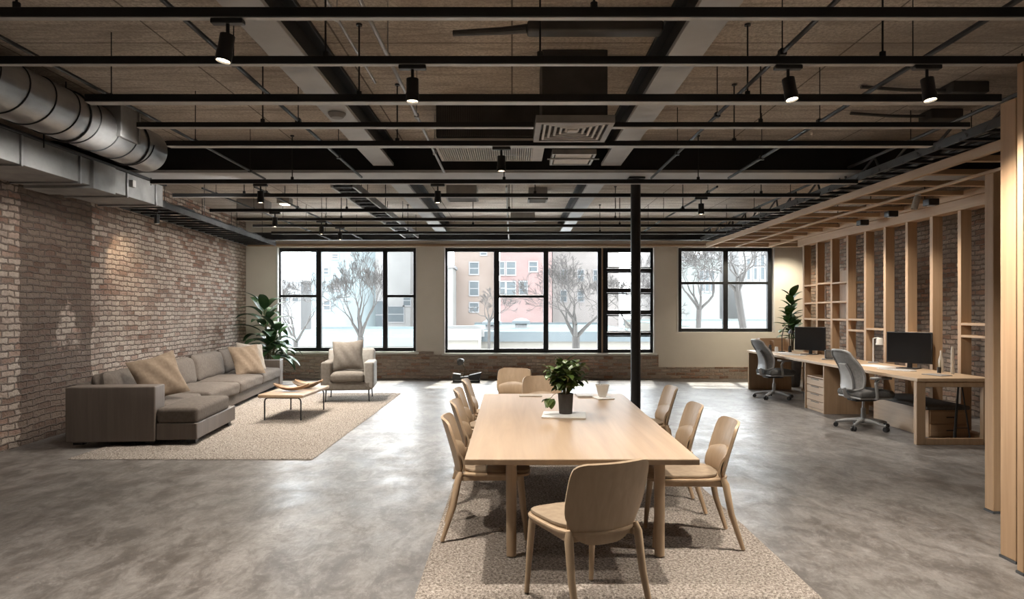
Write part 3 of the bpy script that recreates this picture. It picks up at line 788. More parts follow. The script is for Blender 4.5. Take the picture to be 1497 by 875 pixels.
MB().tube([(0, 0, .1), (0, 0, CEIL - 3.2 - .002)], .01, 8).build('stem', M['grille_dark'], ib)
for (u, v, lab) in ((1408, 132, 'dark junction box high on the ceiling above the tall timber posts'), (1375, 170, 'dark junction box on the ceiling above the cable tray on the right')):
    z = 3.5; Y = (z - .05 - EYE) * F / (V0 - v); t = thing('junction_box', lab, 'junction box', (xat(u, Y), Y, z - .1))
    MB().rbox((0, 0, .05), (.32, .22, .098), .012, 1).build('box_body', M['duct_dark'], t)
    MB().tube([(-.16, 0, .05), (-.5, .02, .06), (-.9, .0, .08)], .016, 8).build('conduit_stub', M['duct_dark'], t)

# ------------------------------------------------------------------ timber frame and canopy, right
SX0, SX1 = 5.45, 5.58
tf = thing('timber_stud_frame', 'long open pine stud wall with shelves, standing behind the desk', 'timber frame', (5.5, 10., 0))
ox, oy = 5.5, 10.
ys = [12.76 - .557 * k for k in range(12)]
for y in ys: MB().box((SX0 - ox, y - oy, 0.06), (SX1 - ox, y + .065 - oy, 2.73)).build('stud', W['pinez'], tf, smooth=False, bevel=.004)
MB().box((SX0 - .02 - ox, 5.9 - oy, 2.73), (SX1 + .02 - ox, 13.0 - oy, 2.86)).build('top_plate', W['piney'], tf, smooth=False, bevel=.004)
MB().box((SX0 - ox, 6.2 - oy, 0), (SX1 - ox, 12.9 - oy, .06)).build('sole_plate', W['piney'], tf, smooth=False, bevel=.004)
def block(k, v, u, dx0=0, dx1=0, th=.03, name='shelf'):
    """rail between stud k and k+1 at pixel row v (taken at the stud's own depth)"""
    ya, yb = ys[k + 1] + .065, ys[k]; Y = (ya + yb) / 2; z = zat(v, Y)
    MB().box((SX0 - dx0 - ox, ya - oy, z - th / 2), (SX1 + dx1 - ox, yb - oy, z + th / 2)).build(name, W['piney'], tf, smooth=False, bevel=.003)
for k, vs_ in ((0, (417, 443, 466)), (1, (414, 442, 467)), (2, (413, 441, 467)), (3, (467, 483)), (4, (481,)), (6, (487, 497)), (8, (474, 492))):
    for v in vs_: block(k, v, 0, .0, .16 if k < 3 else 0, .03, 'shelf')
for k in (0, 1, 2):      # pale box backs in the far bays
    ya, yb = ys[k + 1] + .065, ys[k]
    z0, z1 = zat(470, 12), zat(392 + 4 * k, 12)
    MB().box((SX1 + .145 - ox, ya + (.22 if k != 1 else .0) - oy, z0), (SX1 + .16 - ox, yb - oy, z1)).build('back_board', W['oakz'], tf, smooth=False)
cnp = thing('timber_canopy', 'slatted pine canopy of joists reaching over the work desk', 'canopy', (4.9, 10., 2.86))
ox, oy, oz = 4.9, 10., 2.86
MB().box((4.1 - ox, 5.3 - oy, 0), (4.15 - ox, 14.4 - oy, .085)).build('edge_rail', W['piney'], cnp, smooth=False, bevel=.004)
MB().box((4.70 - ox, 5.7 - oy, .002), (4.74 - ox, 14.4 - oy, .03)).build('middle_batten', W['piney'], cnp, smooth=False, bevel=.003)
MB().box((5.40 - ox, 5.9 - oy, .002), (5.46 - ox, 14.4 - oy, .085)).build('wall_rail', W['piney'], cnp, smooth=False, bevel=.004)
y = 5.7
k = 0
while y < 14.4:
    MB().box((4.15 - ox, y - oy, .03), (6.1 - ox, y + .07 - oy, .085)).build('joist', W['pinex'], cnp, smooth=False, bevel=.004); y += .62; k += 1
MB().box((4.1 - ox, 14.4 - oy, 0), (6.2 - ox, 14.46 - oy, .085)).build('end_rail', W['pinex'], cnp, smooth=False, bevel=.004)
hk = MB()
for yy in (6.6, 9.0, 11.4, 13.8):
    for xx in (4.72, 5.43): hk.tube([(xx - ox, yy - oy, .08), (xx - ox, yy - oy, CEIL - oz - .002)], .006, 6)
hk.build('hanger_rod', M['track'], cnp)
for i, (u, v, Y, lab) in enumerate(((1380, 292, 8.3, 'dark lamp box under the canopy, nearest the tall posts'), (1277, 322, 10.2, 'dark lamp box under the canopy, above the near monitor'),
                                    (1320, 307, 9.3, 'dark lamp box under the canopy, between the other two'))):
    t = thing('canopy_lamp', lab, 'lamp', (xat(u, Y) * .97, Y, 2.862), 0, 'lamp boxes under the canopy')
    MB().rbox((0, 0, -.04), (.13, .13, .08), .01, 1).build('lamp_body', M['black'], t)
    MB().lathe([(0, -.086), (.045, -.084), (.045, -.079), (0, -.079)], 20).build('lens', M['grille'], t)
cy = thing('canopy_spotlight', 'white tilted cylinder spotlight under the timber canopy', 'spotlight', (4.72, 7.95, 2.862))
MB().lathe([(.03, -.012), (.03, 0)], 20).build('mounting_plate', M['white'], cy)
ho = MB().lathe([(.02, 0), (.036, -.005), (.036, -.16), (.03, -.162), (.03, -.15)], 24).build('lamp_housing', M['cush_pale'], cy); ho.location = (0, 0, -.02); ho.rotation_euler = (R(0), R(18), 0)
for (u, lab) in ((1072, 'small glowing downlight at the far end of the canopy, left one'), (1117, 'small glowing downlight at the far end of the canopy, right one')):
    t = thing('downlight', lab, 'downlight', (xat(u, 14.7), 14.7, 3.0), 0, 'downlights at the canopy end')
    MB().lathe([(.05, -.005), (.05, -.08), (.04, -.08), (.04, -.02), (0, -.02)], 20).build('lamp_body', M['white'], t)
    MB().lathe([(0, -.07), (.04, -.068), (.04, -.06), (0, -.06)], 20).build('lens', M['bulb'], t)
    MB().tube([(0, 0, -.02), (0, 0, .04)], .006, 6).build('stem', M['white'], t)
def post(lab, x0, x1, y0, y1, z1):
    cx, cy_ = (x0 + x1) / 2, (y0 + y1) / 2
    t = thing('timber_post', lab, 'timber post', (cx, cy_, 0), 0, 'tall timber posts on the right')
    MB().box((x0 - cx, y0 - cy_, .015), (x1 - cx, y1 - cy_, z1)).build('post_shaft', W['pinez'], t, smooth=False, bevel=.005)
    MB().box((x0 - cx - .004, y0 - cy_ - .004, 0), (x1 - cx + .004, y1 - cy_ + .004, .015)).build('foot_plate', M['steel'], t, smooth=False)
post('tall pale pine post at the right edge of the picture, the front one of three', 2.90, 2.97, 3.88, 3.93, 2.92)
post('tall broad pine post beside the picture edge, between two others', 2.99, 3.035, 4.06, 4.19, 2.77)
post('slimmer pine post nearest the desk end, behind the other two posts', 3.575, 3.63, 5.08, 5.175, 2.53)

# ------------------------------------------------------------------ rugs
def rug(name, lab, x0, x1, y0, y1, h, mat, step, jit, edge):
    t = thing(name, lab, 'rug', ((x0 + x1) / 2, (y0 + y1) / 2, 0))
    hx, hy = (x1 - x0) / 2, (y1 - y0) / 2
    nx, ny = int(2 * hx / step), int(2 * hy / step)
    rnd = random.Random(11); vs = []; fs = []
    for i in range(nx + 1):
        for j in range(ny + 1):
            e = (i in (0, nx)) or (j in (0, ny))
            vs.append((-hx + 2 * hx * i / nx + rnd.uniform(-.35, .35) * step * (1 if not e else edge), -hy + 2 * hy * j / ny + rnd.uniform(-.35, .35) * step * (1 if not e else edge), .004 if e else h + rnd.uniform(-jit, jit)))
    for i in range(nx):
        for j in range(ny):
            a = i * (ny + 1) + j; fs.append((a, a + ny + 1, a + ny + 2, a + 1))
    p = MB().add(vs, fs).build('pile', mat, t, ang=180)
    MB().box((-hx + .01, -hy + .01, 0), (hx - .01, hy - .01, .006)).build('backing', mat, t, smooth=False)
    return t
rug('shag_rug', 'cream shaggy rug under the sofa and armchair', -4.5, -2.02, 6.92, 12.5, .014, M['rug_shag'], .022, .008, 1.2)
rug('loop_rug', 'taupe woven loop rug under the dining table', -.51, 1.62, 3.56, 7.1, .014, M['rug_loop'], .014, .0045, .3)
RZ = .0225   # what stands on the rugs

# ------------------------------------------------------------------ dining table
TB0, TB1, TZt = 3.80, 6.83, .68
tb = thing('dining_table', 'long pale oak dining table with round legs on the taupe rug', 'table', (.40, 5.3, 0))
def T(x, y): return (x - .40, y - 5.3)
c = [T(-.265, TB0), T(1.045, TB0), T(1.10, TB1), T(-.28, TB1)]
tt = MB().prism(c, TZt - .034, TZt, 'z'); tt.build('tabletop', W['table'], tb, smooth=False, bevel=.006, fix=False)
ap = MB()
for (xa, xb, ya, yb) in ((-.02, .80, 4.10, 4.13), (-.02, .80, 6.5, 6.53), (-.02, .01, 4.13, 6.5), (.78, .81, 4.13, 6.5)):
    p, q = T(xa, ya), T(xb, yb); ap.box((p[0], p[1], TZt - .075), (q[0], q[1], TZt - .034))
ap.build('apron', W['oakx'], tb, smooth=False)
for (x, y) in ((-.004, 4.15), (.895, 4.15), (-.004, 6.5), (.895, 6.5)):
    p = T(x, y); MB().tube([(p[0], p[1], TZt - .034), (p[0], p[1], RZ)], [.034, .030], 24).build('leg', W['chair'], tb)

# ------------------------------------------------------------------ dining chairs
def dining_chair():
    t = thing('dining_chair', '', 'chair', (0, 0, 0), 0, 'dining chairs around the oak table')
    # seat: superellipse slab with a shallow dish
    def slab(hx, hy, z, th, dish, cy, ex=3.4, n=40, rings=6):
        vs = []; fs = []
        def P(r, k, side):
            a = 2 * PI * k / n; ca, sa = math.cos(a), math.sin(a)
            x = hx * r * math.copysign(abs(ca) ** (2 / ex), ca); y = hy * r * math.copysign(abs(sa) ** (2 / ex), sa)
            x *= 1 + .06 * (y / hy)
            zz = z + (side * th / 2) - dish * (1 - r * r) * (1 if side > 0 else .6) - .015 * max(0, y / hy) ** 3
            return (x, y + cy, zz)
        prof = [(i / rings * .96, 1) for i in range(1, rings + 1)] + [(.99, .8), (1.0, .2), (1.0, -.2), (.985, -.8)] + [(i / rings * .95, -1) for i in range(rings, 0, -1)]
        for (r, sd_) in prof:
            for k in range(n): vs.append(P(r, k, sd_))
        m_ = len(prof)
        for i in range(m_ - 1):
            for k in range(n): fs.append((i * n + k, (i + 1) * n + k, (i + 1) * n + (k + 1) % n, i * n + (k + 1) % n))
        fs.append(tuple(range(n))); fs.append(tuple((m_ - 1) * n + k for k in reversed(range(n))))
        return MB().add(vs, fs)
    slab(.225, .235, .425, .02, .008, .02).build('seat', W['chair'], t)
    slab(.205, .205, .443, .024, .006, .045).build('seat_pad', M['seat_pad'], t)
    def bk(s, z, off=0.):
        tt = (z - .42) / .37
        return -.205 - .075 * tt - .02 * tt * tt + .055 * s * s * (1 - .2 * tt) + off
    def back(u, v):
        s = u * 2 - 1; a = abs(s)
        zt = .772 - .024 * a ** 10; zb = .365 + .14 * a ** 4
        z = zb + (zt - zb) * v
        hw = .222 - .012 * abs(2 * v - 1) ** 4
        return (hw * s, bk(s, z), z)
    MB().sheet(lambda u, v: back(1 - u, v), 20, 14, .016).build('backrest', W['chair'], t, ang=50)
    def lum(u, v):
        s = (u * 2 - 1) * .88; zt = .60 - .05 * s * s; zb = .445
        z = zb + (zt - zb) * v
        return (.215 * s, bk(s, z, .012 + .014 * math.sin(PI * min(1, v * 1.02)) ** .5 * 1.0), z)
    MB().sheet(lambda u, v: lum(1 - u, v), 14, 8, .012).build('lumbar_panel', W['chair'], t, ang=50)
    fr = MB(); fr.cbox((0, .185, .398), (.34, .022, .034)); fr.cbox((0, -.15, .398), (.34, .022, .034))
    for s in (-1, 1): fr.cbox((s * .178, .0, .398), (.022, .36, .034))
    fr.build('seat_frame', W['chair'], t, bevel=.004)
    for s in (-1, 1):
        MB().tube([(s * .182, .185, .415), (s * .19, .20, .25), (s * .198, .222, 0)], [.0195, .0175, .0125], 12).build('leg', W['chair'], t)
        MB().tube([(s * .188, -.165, .44), (s * .195, -.180, .40), (s * .199, -.21, .22), (s * .205, -.275, 0)], [.014, .021, .018, .0125], 12).build('leg', W['chair'], t)
    return t
dc = dining_chair(); dc.scale = (1.0, 1.1, 1.0)
chairs = [((-.155, 4.62), -88, 'oak dining chair at the near left corner of the table, seat in view'),
          ((-.17, 5.42), -90, 'second oak dining chair along the left side of the table, from the camera'),
          ((-.215, 6.25), -90, 'third oak dining chair along the left side of the table, from the camera'),
          ((-.20, 7.08), -90, 'last and furthest oak dining chair along the left side of the table'),
          ((1.145, 4.47), 87, 'oak dining chair at the near right corner of the table, front in view'),
          ((1.125, 5.22), 88, 'second oak dining chair along the right side of the table'),
          ((1.225, 6.42), 90, 'oak dining chair at the far right of the table, nearest the black column'),
          ((.36, 3.47), 25, 'oak dining chair at the near end of the table, its back to the camera'),
          ((-.03, 8.50), 166, 'oak dining chair standing apart behind the far end of the table'),
          ((.30, 7.42), 172, 'oak dining chair tucked at the far end of the table, mostly hidden')]
for i, ((x, y), a, lab) in enumerate(chairs):
    rz_ = R(a); on = 3.6 < y < 7.2 and -.6 < x < 1.7
    z = RZ if (i != 8 and i != 9) else 0.0
    if i == 0: c = dc; c.location = (x, y, z); c.rotation_euler = (0, 0, rz_); c['label'] = lab
    else: dup(dc, (x, y, z), rz_, lab)

# ------------------------------------------------------------------ on the table
pt = thing('potted_plant', 'bushy green plant in a dark round pot on the dining table', 'plant', (.425, 5.42, TZt + .013))
MB().lathe([(0, 0), (.05, 0), (.052, .004), (.061, .15), (.063, .158), (.056, .158), (.054, .14), (0, .14)], 32).build('pot', M['pot_dark'], pt)
MB().lathe([(0, .136), (.054, .136), (.054, .142), (.03, .147), (0, .149)], 24).build('soil', M['soil'], pt)
st = MB(); lf = MB(); rn = random.Random(5)
for k in range(26):
    az = k * 2.4; tilt = rn.uniform(.05, .85); L = rn.uniform(.16, .30)
    p = [Vector((.02 * math.cos(az), .02 * math.sin(az), .14))]
    for j in range(1, 6):
        e = PI / 2 - tilt * (.35 + .75 * j / 5); p.append(p[-1] + Vector((math.cos(az) * math.cos(e), math.sin(az) * math.cos(e), math.sin(e))) * L / 5)
    st.tube(p, [.0035, .003, .003, .0025, .002, .0015], 6)
    for j in range(2, 6):
        for q in range(3):
            a2 = az + rn.uniform(-2.2, 2.2); lf.leaf(p[j], a2, rn.uniform(-.3, .9), rn.uniform(.06, .10), rn.uniform(.045, .07), rn.uniform(.5, 1.3), .12, 5, .3)
pp = [Vector((-.03, -.02, .145)), Vector((-.07, -.03, .165)), Vector((-.10, -.035, .15)), Vector((-.125, -.04, .12))]
st.tube(pp, .0025, 6)
for a2, d in ((2.6, .2), (3.4, -.5), (4.2, -.3), (5.0, -.6), (1.6, -.2)): lf.leaf(pp[-1], a2, d - .3, .085, .075, .8, .1, 6, .2)
st.build('stem', M['stem'], pt); lf.build('foliage', M['leaf_table'], pt, ang=180)
bk_ = thing('tray', 'flat pale grey tray under the plant pot on the table', 'tray', (.41, 5.39, TZt), R(-6))
MB().rbox((0, 0, .006), (.34, .30, .012), .004, 1).build('board', M['white'], bk_)
gl = thing('glass_bowl', 'small tapered glass bowl at the far right end of the table', 'bowl', (.86, 6.50, TZt + .011))
MB().lathe([(0, 0), (.032, 0), (.04, .01), (.068, .115), (.066, .116), (.036, .014), (0, .008)], 28).build('bowl_body', M['tumbler'], gl)
MB().tube([(.01, 0, .03), (-.035, .02, .15)], .004, 6).build('spoon', M['conduit'], gl)
np_ = tag(MB().rbox((0, 0, .005), (.16, .20, .010), .004, 2).build('napkin', M['white']), 'folded white napkin under the glass bowl on the table', 'napkin'); np_.location = (.86, 6.46, TZt); np_.rotation_euler = (0, 0, R(12))
bo = thing('notebook', 'closed pale notebook lying behind the plant on the table', 'notebook', (.70, 6.62, TZt), R(4))
MB().rbox((0, 0, .008), (.15, .20, .014), .002, 1).build('pages', M['white'], bo); c_ = MB(); c_.box((-.078, -.103, 0), (.078, .103, .002)); c_.box((-.078, -.103, .0145), (.078, .103, .0165)); c_.box((-.078, -.103, 0), (-.0745, .103, .0165)); c_.build('cover', M['grille'], bo)
pl = tag(MB().rbox((0, 0, .004), (.22, .16, .006), .002, 1).build('place_mat', M['cush_pale']), 'thin pale place mat at the far left of the table', 'place mat'); pl.location = (.18, 6.66, TZt)

# ------------------------------------------------------------------ sofa
sf = thing('sectional_sofa', 'long taupe sectional sofa with chaise along the left brick wall', 'sofa', (-4.75, 10.5, RZ), R(6))
b = MB(); b.box((-.44, -1.55, .05), (.50, 2.80, .215)); b.build('base', M['fabric'], sf, bevel=.015)
b = MB(); b.box((.492, -2.985, .05), (.93, -2.7, .235)); b.box((-.44, -2.72, .05), (.93, -1.55, .235)); b.build('chaise_base', M['fabric_arm'], sf, bevel=.012)
MB().rbox((.02, -2.86, .345), (.94, .28, .61), .018, 3).build('armrest', M['fabric_arm'], sf)
MB().rbox((.02, 2.93, .285), (1.0, .26, .49), .018, 3).build('armrest', M['fabric_arm'], sf)
MB().rbox((-.14, -1.44, .36), (.56, .17, .40), .03, 3).build('armrest', M['fabric'], sf)
MB().rbox((-.40, .02, .36), (.17, 5.5, .60), .03, 4).build('back_frame', M['fabric'], sf)
MB().rbox((.715, -2.40, .318), (.44, 1.165, .17), .04, 8, .012).build('seat_cushion', M['fabric'], sf)
sc2 = MB().rbox((.10, -2.12, .318), (.82, 1.14, .17), .04, 8, .02); sc2.build('seat_cushion', M['fabric'], sf)
for (ya, yb) in ((-1.34, .05), (.06, 1.43), (1.44, 2.78)):
    MB().rbox((.12, (ya + yb) / 2, .295), (.86, yb - ya - .008, .18), .05, 9, .03, jit=.004).build('seat_cushion', M['fabric'], sf)
tiltm = lambda y, z, a: Matrix.Translation((-.22, y, z)) @ Euler((0, R(a), 0)).to_matrix().to_4x4()
for (y, wd, z) in ((-2.16, 1.05, .55), (-.62, 1.36, .56), (.76, 1.34, .575), (2.08, 1.32, .585)):
    MB().rbox((0, 0, 0), (.22, wd, .42), .075, 8, .015, tiltm(y, z, -13), puff=.03, jit=.006).build('back_cushion', M['fabric'], sf)
ft = MB()
for (x, y) in ((-.36, -2.86), (.4, -2.86), (.84, -2.86), (.84, -1.66), (-.36, -1.5), (.4, 0), (-.36, 1.2), (.4, 1.5), (-.36, 2.85), (.42, 2.85)):
    MB().box((x - .05, y - .05, 0.0), (x + .05, y + .05, .052)).build('foot', M['black'], sf)
def orient(n, roll):
    z = Vector(n).normalized(); x = Vector((0, 0, 1)).cross(z).normalized(); y = z.cross(x)
    return (Matrix((x, y, z)).transposed() @ Matrix.Rotation(R(roll), 3, 'Z')).to_euler()
def pillow(name, lab, s, th, loc, rot, mat):
    n = 18; vs = []; fs = []
    for side in (1, -1):
        for i in range(n + 1):
            for j in range(n + 1):
                u, v = i / n * 2 - 1, j / n * 2 - 1
                k = max(0, (1 - abs(u) ** 2.2) * (1 - abs(v) ** 2.2)) ** .55
                pin = 1 - .10 * (1 - (abs(u) * abs(v)) ** 1.2) * (max(abs(u), abs(v)) ** 3)
                w = .012 * math.sin(u * 9 + v * 5 + side) * k
                vs.append((u * s / 2 * pin, v * s / 2 * pin, side * (th / 2 * k + .002) + w))
    N = (n + 1) ** 2
    for i in range(n):
        for j in range(n):
            a = i * (n + 1) + j
            fs.append((a, a + n + 1, a + n + 2, a + 1)); fs.append((N + a, N + a + 1, N + a + n + 2, N + a + n + 1))
    for i in range(n):
        for (p, q) in ((i * (n + 1), (i + 1) * (n + 1)), ((i + 1) * (n + 1) + n, i * (n + 1) + n), (i + 1, i), (n * (n + 1) + i, n * (n + 1) + i + 1)):
            fs.append((p, q, N + q, N + p))
    o = MB().add(vs, fs).build(name, mat, ang=70); o.location = loc; o.rotation_euler = orient(*rot)
    return tag(o, lab, 'cushion', 'throw cushions on the sofa')
pillow('throw_cushion', 'large tan throw cushion on the chaise at the near end of the sofa', .56, .19, (-4.27, 8.26, .71), ((.62, -.68, .42), 14), M['cush_tan'])
pillow('throw_cushion', 'tan throw cushion leaning at the far end of the sofa', .56, .17, (-4.60, 11.87, .655), ((.72, -.55, .42), 3), M['cush_tan'])
pillow('throw_cushion', 'pale grey throw cushion against the far sofa arm', .54, .16, (-4.80, 12.60, .665), ((.75, -.5, .40), -6), M['cush_pale'])
# ------------------------------------------------------------------ coffee table and armchair
ct = thing('coffee_table', 'low oak coffee table with bent black metal legs on the shag rug', 'coffee table', (-3.10, 9.80, RZ), R(-2))
MB().rbox((0, 0, .335), (.62, 1.20, .045), .016, 3).build('tabletop', W['table'], ct)
for y in (-.5, .5):
    pts = [(-.25, y, 0), (-.25, y, .25), (-.24, y, .285), (-.21, y, .303), (.21, y, .303), (.24, y, .285), (.25, y, .25), (.25, y, 0)]
    MB().tube(pts, .0105, 10).build('leg', M['black'], ct)
for i, (x, y, s, a, lab) in enumerate(((.0, -.16, .50, 75, 'long curved pale wooden tray at the front of the coffee table'), (.10, .14, .42, 60, 'curved pale wooden tray in the middle of the coffee table'), (.06, .40, .42, 72, 'curved brown wooden tray at the back of the coffee table'))):
    pw = ct.matrix_basis @ Vector((0, 0, 0)); ca, sa = math.cos(R(-2)), math.sin(R(-2))
    t = thing('wooden_tray', lab, 'tray', (-3.10 + x * ca - y * sa, 9.80 + x * sa + y * ca, RZ + .359), R(a - 75), 'curved trays on the coffee table')
    def boat(u, v, s=s):
        p, q = u * 2 - 1, v * 2 - 1
        w = .10 * (1 - .75 * p * p); return (p * s / 2, q * w, 0.004 + .075 * p * p + .045 * q * q * (1 - .3 * p * p))
    MB().sheet(boat, 18, 8, .008).build('tray_bowl', W['oakx'] if i != 1 else M['cush_tan'], t, ang=60)
ac_ = thing('armchair', 'greige upholstered armchair with thin metal legs facing the camera', 'armchair', (-2.74, 11.55, RZ), R(187)); ac_.scale = (1.1, 1.0, 1.0)
MB().rbox((0, .02, .26), (.70, .68, .15), .03, 4).build('base', M['fabric_arm_chair'], ac_)
MB().rbox((0, .05, .395), (.50, .70, .14), .05, 7, .03).build('seat_cushion', M['fabric_arm_chair'], ac_)
for s in (-1, 1):
    m_ = MB(); m_.rbox((s * .315, .02, .43), (.15, .68, .44), .035, 5); m_.build('armrest', M['fabric_arm_chair'] if s > 0 else M['fabric_shell'], ac_)
MB().rbox((0, 0, 0), (.72, .16, .62), .05, 6, mat=Matrix.Translation((0, -.33, .53)) @ Euler((R(10), 0, 0)).to_matrix().to_4x4()).build('backrest', M['fabric_shell'], ac_)
for (x, y) in ((-.31, .32), (.31, .32), (-.31, -.3), (.31, -.3)): MB().tube([(x, y, .2), (x * 1.03, y * 1.03, 0)], [.011, .008], 10).build('leg', M['black'], ac_)
pillow('back_cushion', 'greige square cushion resting on the armchair', .52, .18, (-2.75, 11.47, .765), ((.1, -.94, .32), 3), M['fabric_arm_chair'])['group'] = 'loose cushions'

# ------------------------------------------------------------------ corner plant
cp = thing('potted_plant', 'tall broad-leaved plant in a dark pot in the far left corner', 'plant', (-5.02, 14.25, 0))
MB().lathe([(0, 0), (.16, 0), (.17, .02), (.23, .34), (.235, .40), (.215, .40), (.20, .34), (0, .34)], 36).build('pot', M['pot_teal'], cp)
MB().lathe([(0, .335), (.205, .335), (.205, .345), (0, .36)], 24).build('soil', M['soil'], cp)
tk = MB(); lf = MB(); rn = random.Random(3)
for q, (tx, ty, ht) in enumerate(((-.10, 0, 1.45), (.05, .06, 1.0), (.02, -.07, .7))):
    pts = [(tx * .4, ty * .4, .34), (tx * .8, ty * .8, .34 + (ht - .34) * .5), (tx * 1.3, ty * 1.2, ht)]
    tk.tube(pts, [.026, .022, .014], 10)
    n = 26 if q == 0 else 18
    for k in range(n):
        f = k / (n - 1); az = k * 2.399 + q; z = .55 + (ht - .5) * f if q == 0 else .45 + (ht - .4) * f
        base = Vector((tx * (.5 + .8 * f), ty, z))
        el = .15 + .95 * f; L = rn.uniform(.55, .75) * (1 - .18 * f) * (1 if q == 0 else .8)
        d = Vector((math.cos(az) * math.cos(el), math.sin(az) * math.cos(el), math.sin(el)))
        tip = base + d * .13; tk.tube([base, tip], [.008, .006], 6)
        lf.leaf(tip, az, el, L, rn.uniform(.18, .25), rn.uniform(.9, 1.6), .12, 9, .35)
tk.build('stem', M['stem'], cp); lf.build('foliage', M['leaf'], cp, ang=180)
# ------------------------------------------------------------------ small floor light near the windows
fl_ = thing('floor_spotlight', 'low black floor light with a tilted round head by the window wall', 'floor light', (-.95, 14.55, 0))
fb = MB(); fb.box((-.30, -.1, 0), (.27, .1, .02)); fb.box((-.30, -.1, .02), (-.28, .1, .06)); fb.box((.25, -.1, .02), (.27, .1, .06)); fb.build('base_frame', M['black'], fl_, bevel=.004)
MB().prism([(-.32, .06), (-.14, .06), (-.14, .17), (-.30, .19)], -.11, .11, 'y').build('end_block', M['duct_dark'], fl_, bevel=.006)
MB().prism([(.02, .06), (.26, .06), (.30, .21), (.04, .15)], -.12, .12, 'y').build('side_hood', M['black'], fl_, bevel=.006)
MB().prism([(-.14, .08), (.02, .08), (.02, .13), (-.14, .11)], -.08, .08, 'y').build('crossbar', M['duct_dark'], fl_, bevel=.004)
MB().tube([(-.08, 0, .11), (-.05, 0, .28), (-.10, -.02, .40)], .012, 10).build('stem', M['plant_trunk'], fl_)
hd = MB().lathe([(.02, .08), (.05, .07), (.085, 0), (.085, -.01), (.075, -.01), (0, .03)], 24).build('lamp_head', M['duct_dark'], fl_); hd.location = (-.14, -.02, .43); hd.rotation_euler = (R(40), R(-35), 0)

# ------------------------------------------------------------------ desk
dk = thing('work_desk', 'long pale timber work desk along the open stud wall', 'desk', (4.97, 10.4, 0))
ox, oy = 4.97, 10.4
DX0, DX1, DZ = 4.55, 5.42, .75
MB().box((DX0 - ox, 7.68 - oy, DZ - .04), (DX1 - ox, 13.25 - oy, DZ)).build('desktop', W['desk'], dk, smooth=False, bevel=.006)
def frame_end(y):
    m = MB(); m.box((DX0 - ox, y - oy, 0), (DX0 + .10 - ox, y + .06 - oy, DZ - .04)); m.box((5.30 - ox, y - oy, 0), (5.40 - ox, y + .06 - oy, DZ - .04))
    m.box((DX0 + .1 - ox, y - oy, 0), (5.30 - ox, y + .06 - oy, .07)); m.box((DX0 + .1 - ox, y - oy, DZ - .10), (5.30 - ox, y + .06 - oy, DZ - .04)); return m
frame_end(7.69).build('end_frame', W['oakz'], dk, smooth=False, bevel=.004)
MB().box((DX0 + .01 - ox, 13.17 - oy, 0), (5.38 - ox, 13.22 - oy, DZ - .04)).build('end_panel', W['oakz'], dk, smooth=False, bevel=.004)
MB().box((5.36 - ox, 7.75 - oy, DZ - .13), (5.39 - ox, 13.17 - oy, DZ - .04)).build('back_rail', W['oaky'], dk, smooth=False)
cb_ = thing('drawer_cabinet', 'timber drawer cabinet under the desk between the two office chairs', 'cabinet', (4.88, 10.33, 0))
ox, oy = 4.88, 10.33
m = MB(); m.box((4.56 - ox, 10.0 - oy, 0), (5.22 - ox, 10.03 - oy, .705)); m.box((4.56 - ox, 10.63 - oy, 0), (5.22 - ox, 10.66 - oy, .705))
m.box((5.19 - ox, 10.03 - oy, 0), (5.22 - ox, 10.63 - oy, .705)); m.box((4.58 - ox, 10.03 - oy, .5), (5.19 - ox, 10.63 - oy, .52)); m.box((4.58 - ox, 10.03 - oy, 0), (5.19 - ox, 10.63 - oy, .04))
m.build('carcass', W['oakz'], cb_, smooth=False, bevel=.003)
for k in range(4):
    z0 = .045 + k * .113
    d = MB().box((4.575 - ox, 10.035 - oy, z0), (5.0 - ox, 10.625 - oy, z0 + .105)).build('drawer', W['oaky'], cb_, smooth=False, bevel=.004)
    MB().box((4.568 - ox, 10.2 - oy, z0 + .088), (4.576 - ox, 10.46 - oy, z0 + .098)).build('finger_pull', M['pot_dark'], d, smooth=False)
pc = thing('storage_chest', 'low two-drawer timber chest with a black top under the near desk end', 'chest', (5.20, 8.75, 0))
MB().box((-.25, -.62, .0), (.22, .62, .33)).build('carcass', W['oaky'], pc, smooth=False, bevel=.005)
for z0 in (.02, .175): 
    d = MB().box((-.235, -.632, z0), (.205, -.618, z0 + .14)).build('drawer', W['oakx'], pc, smooth=False, bevel=.004)
    MB().cbox((0, -.636, z0 + .07), (.09, .008, .014)).build('handle', M['pot_dark'], d, smooth=False)
MB().rbox((-.02, 0, .355), (.52, 1.28, .05), .02, 4, .01).build('lid_pad', M['office_seat'], pc)
# lamp stand legs seen through the end frame
sk = thing('tripod_stand', 'thin black metal stand under the near end of the desk', 'stand', (5.18, 7.92, 0))
q = MB()
for s in ((-.10, -.05), (.09, -.06), (.02, .10)): q.tube([(s[0] * .2, s[1] * .2, .66), (s[0], s[1], 0)], .008, 8)
q.build('leg', M['black'], sk); MB().rbox((0, 0, .67), (.06, .06, .03), .008, 1).build('head', M['black'], sk)
q = MB(); q.tube([(-.08, -.04, .16), (.075, -.05, .16)], .005, 6); q.build('spreader', M['black'], sk)

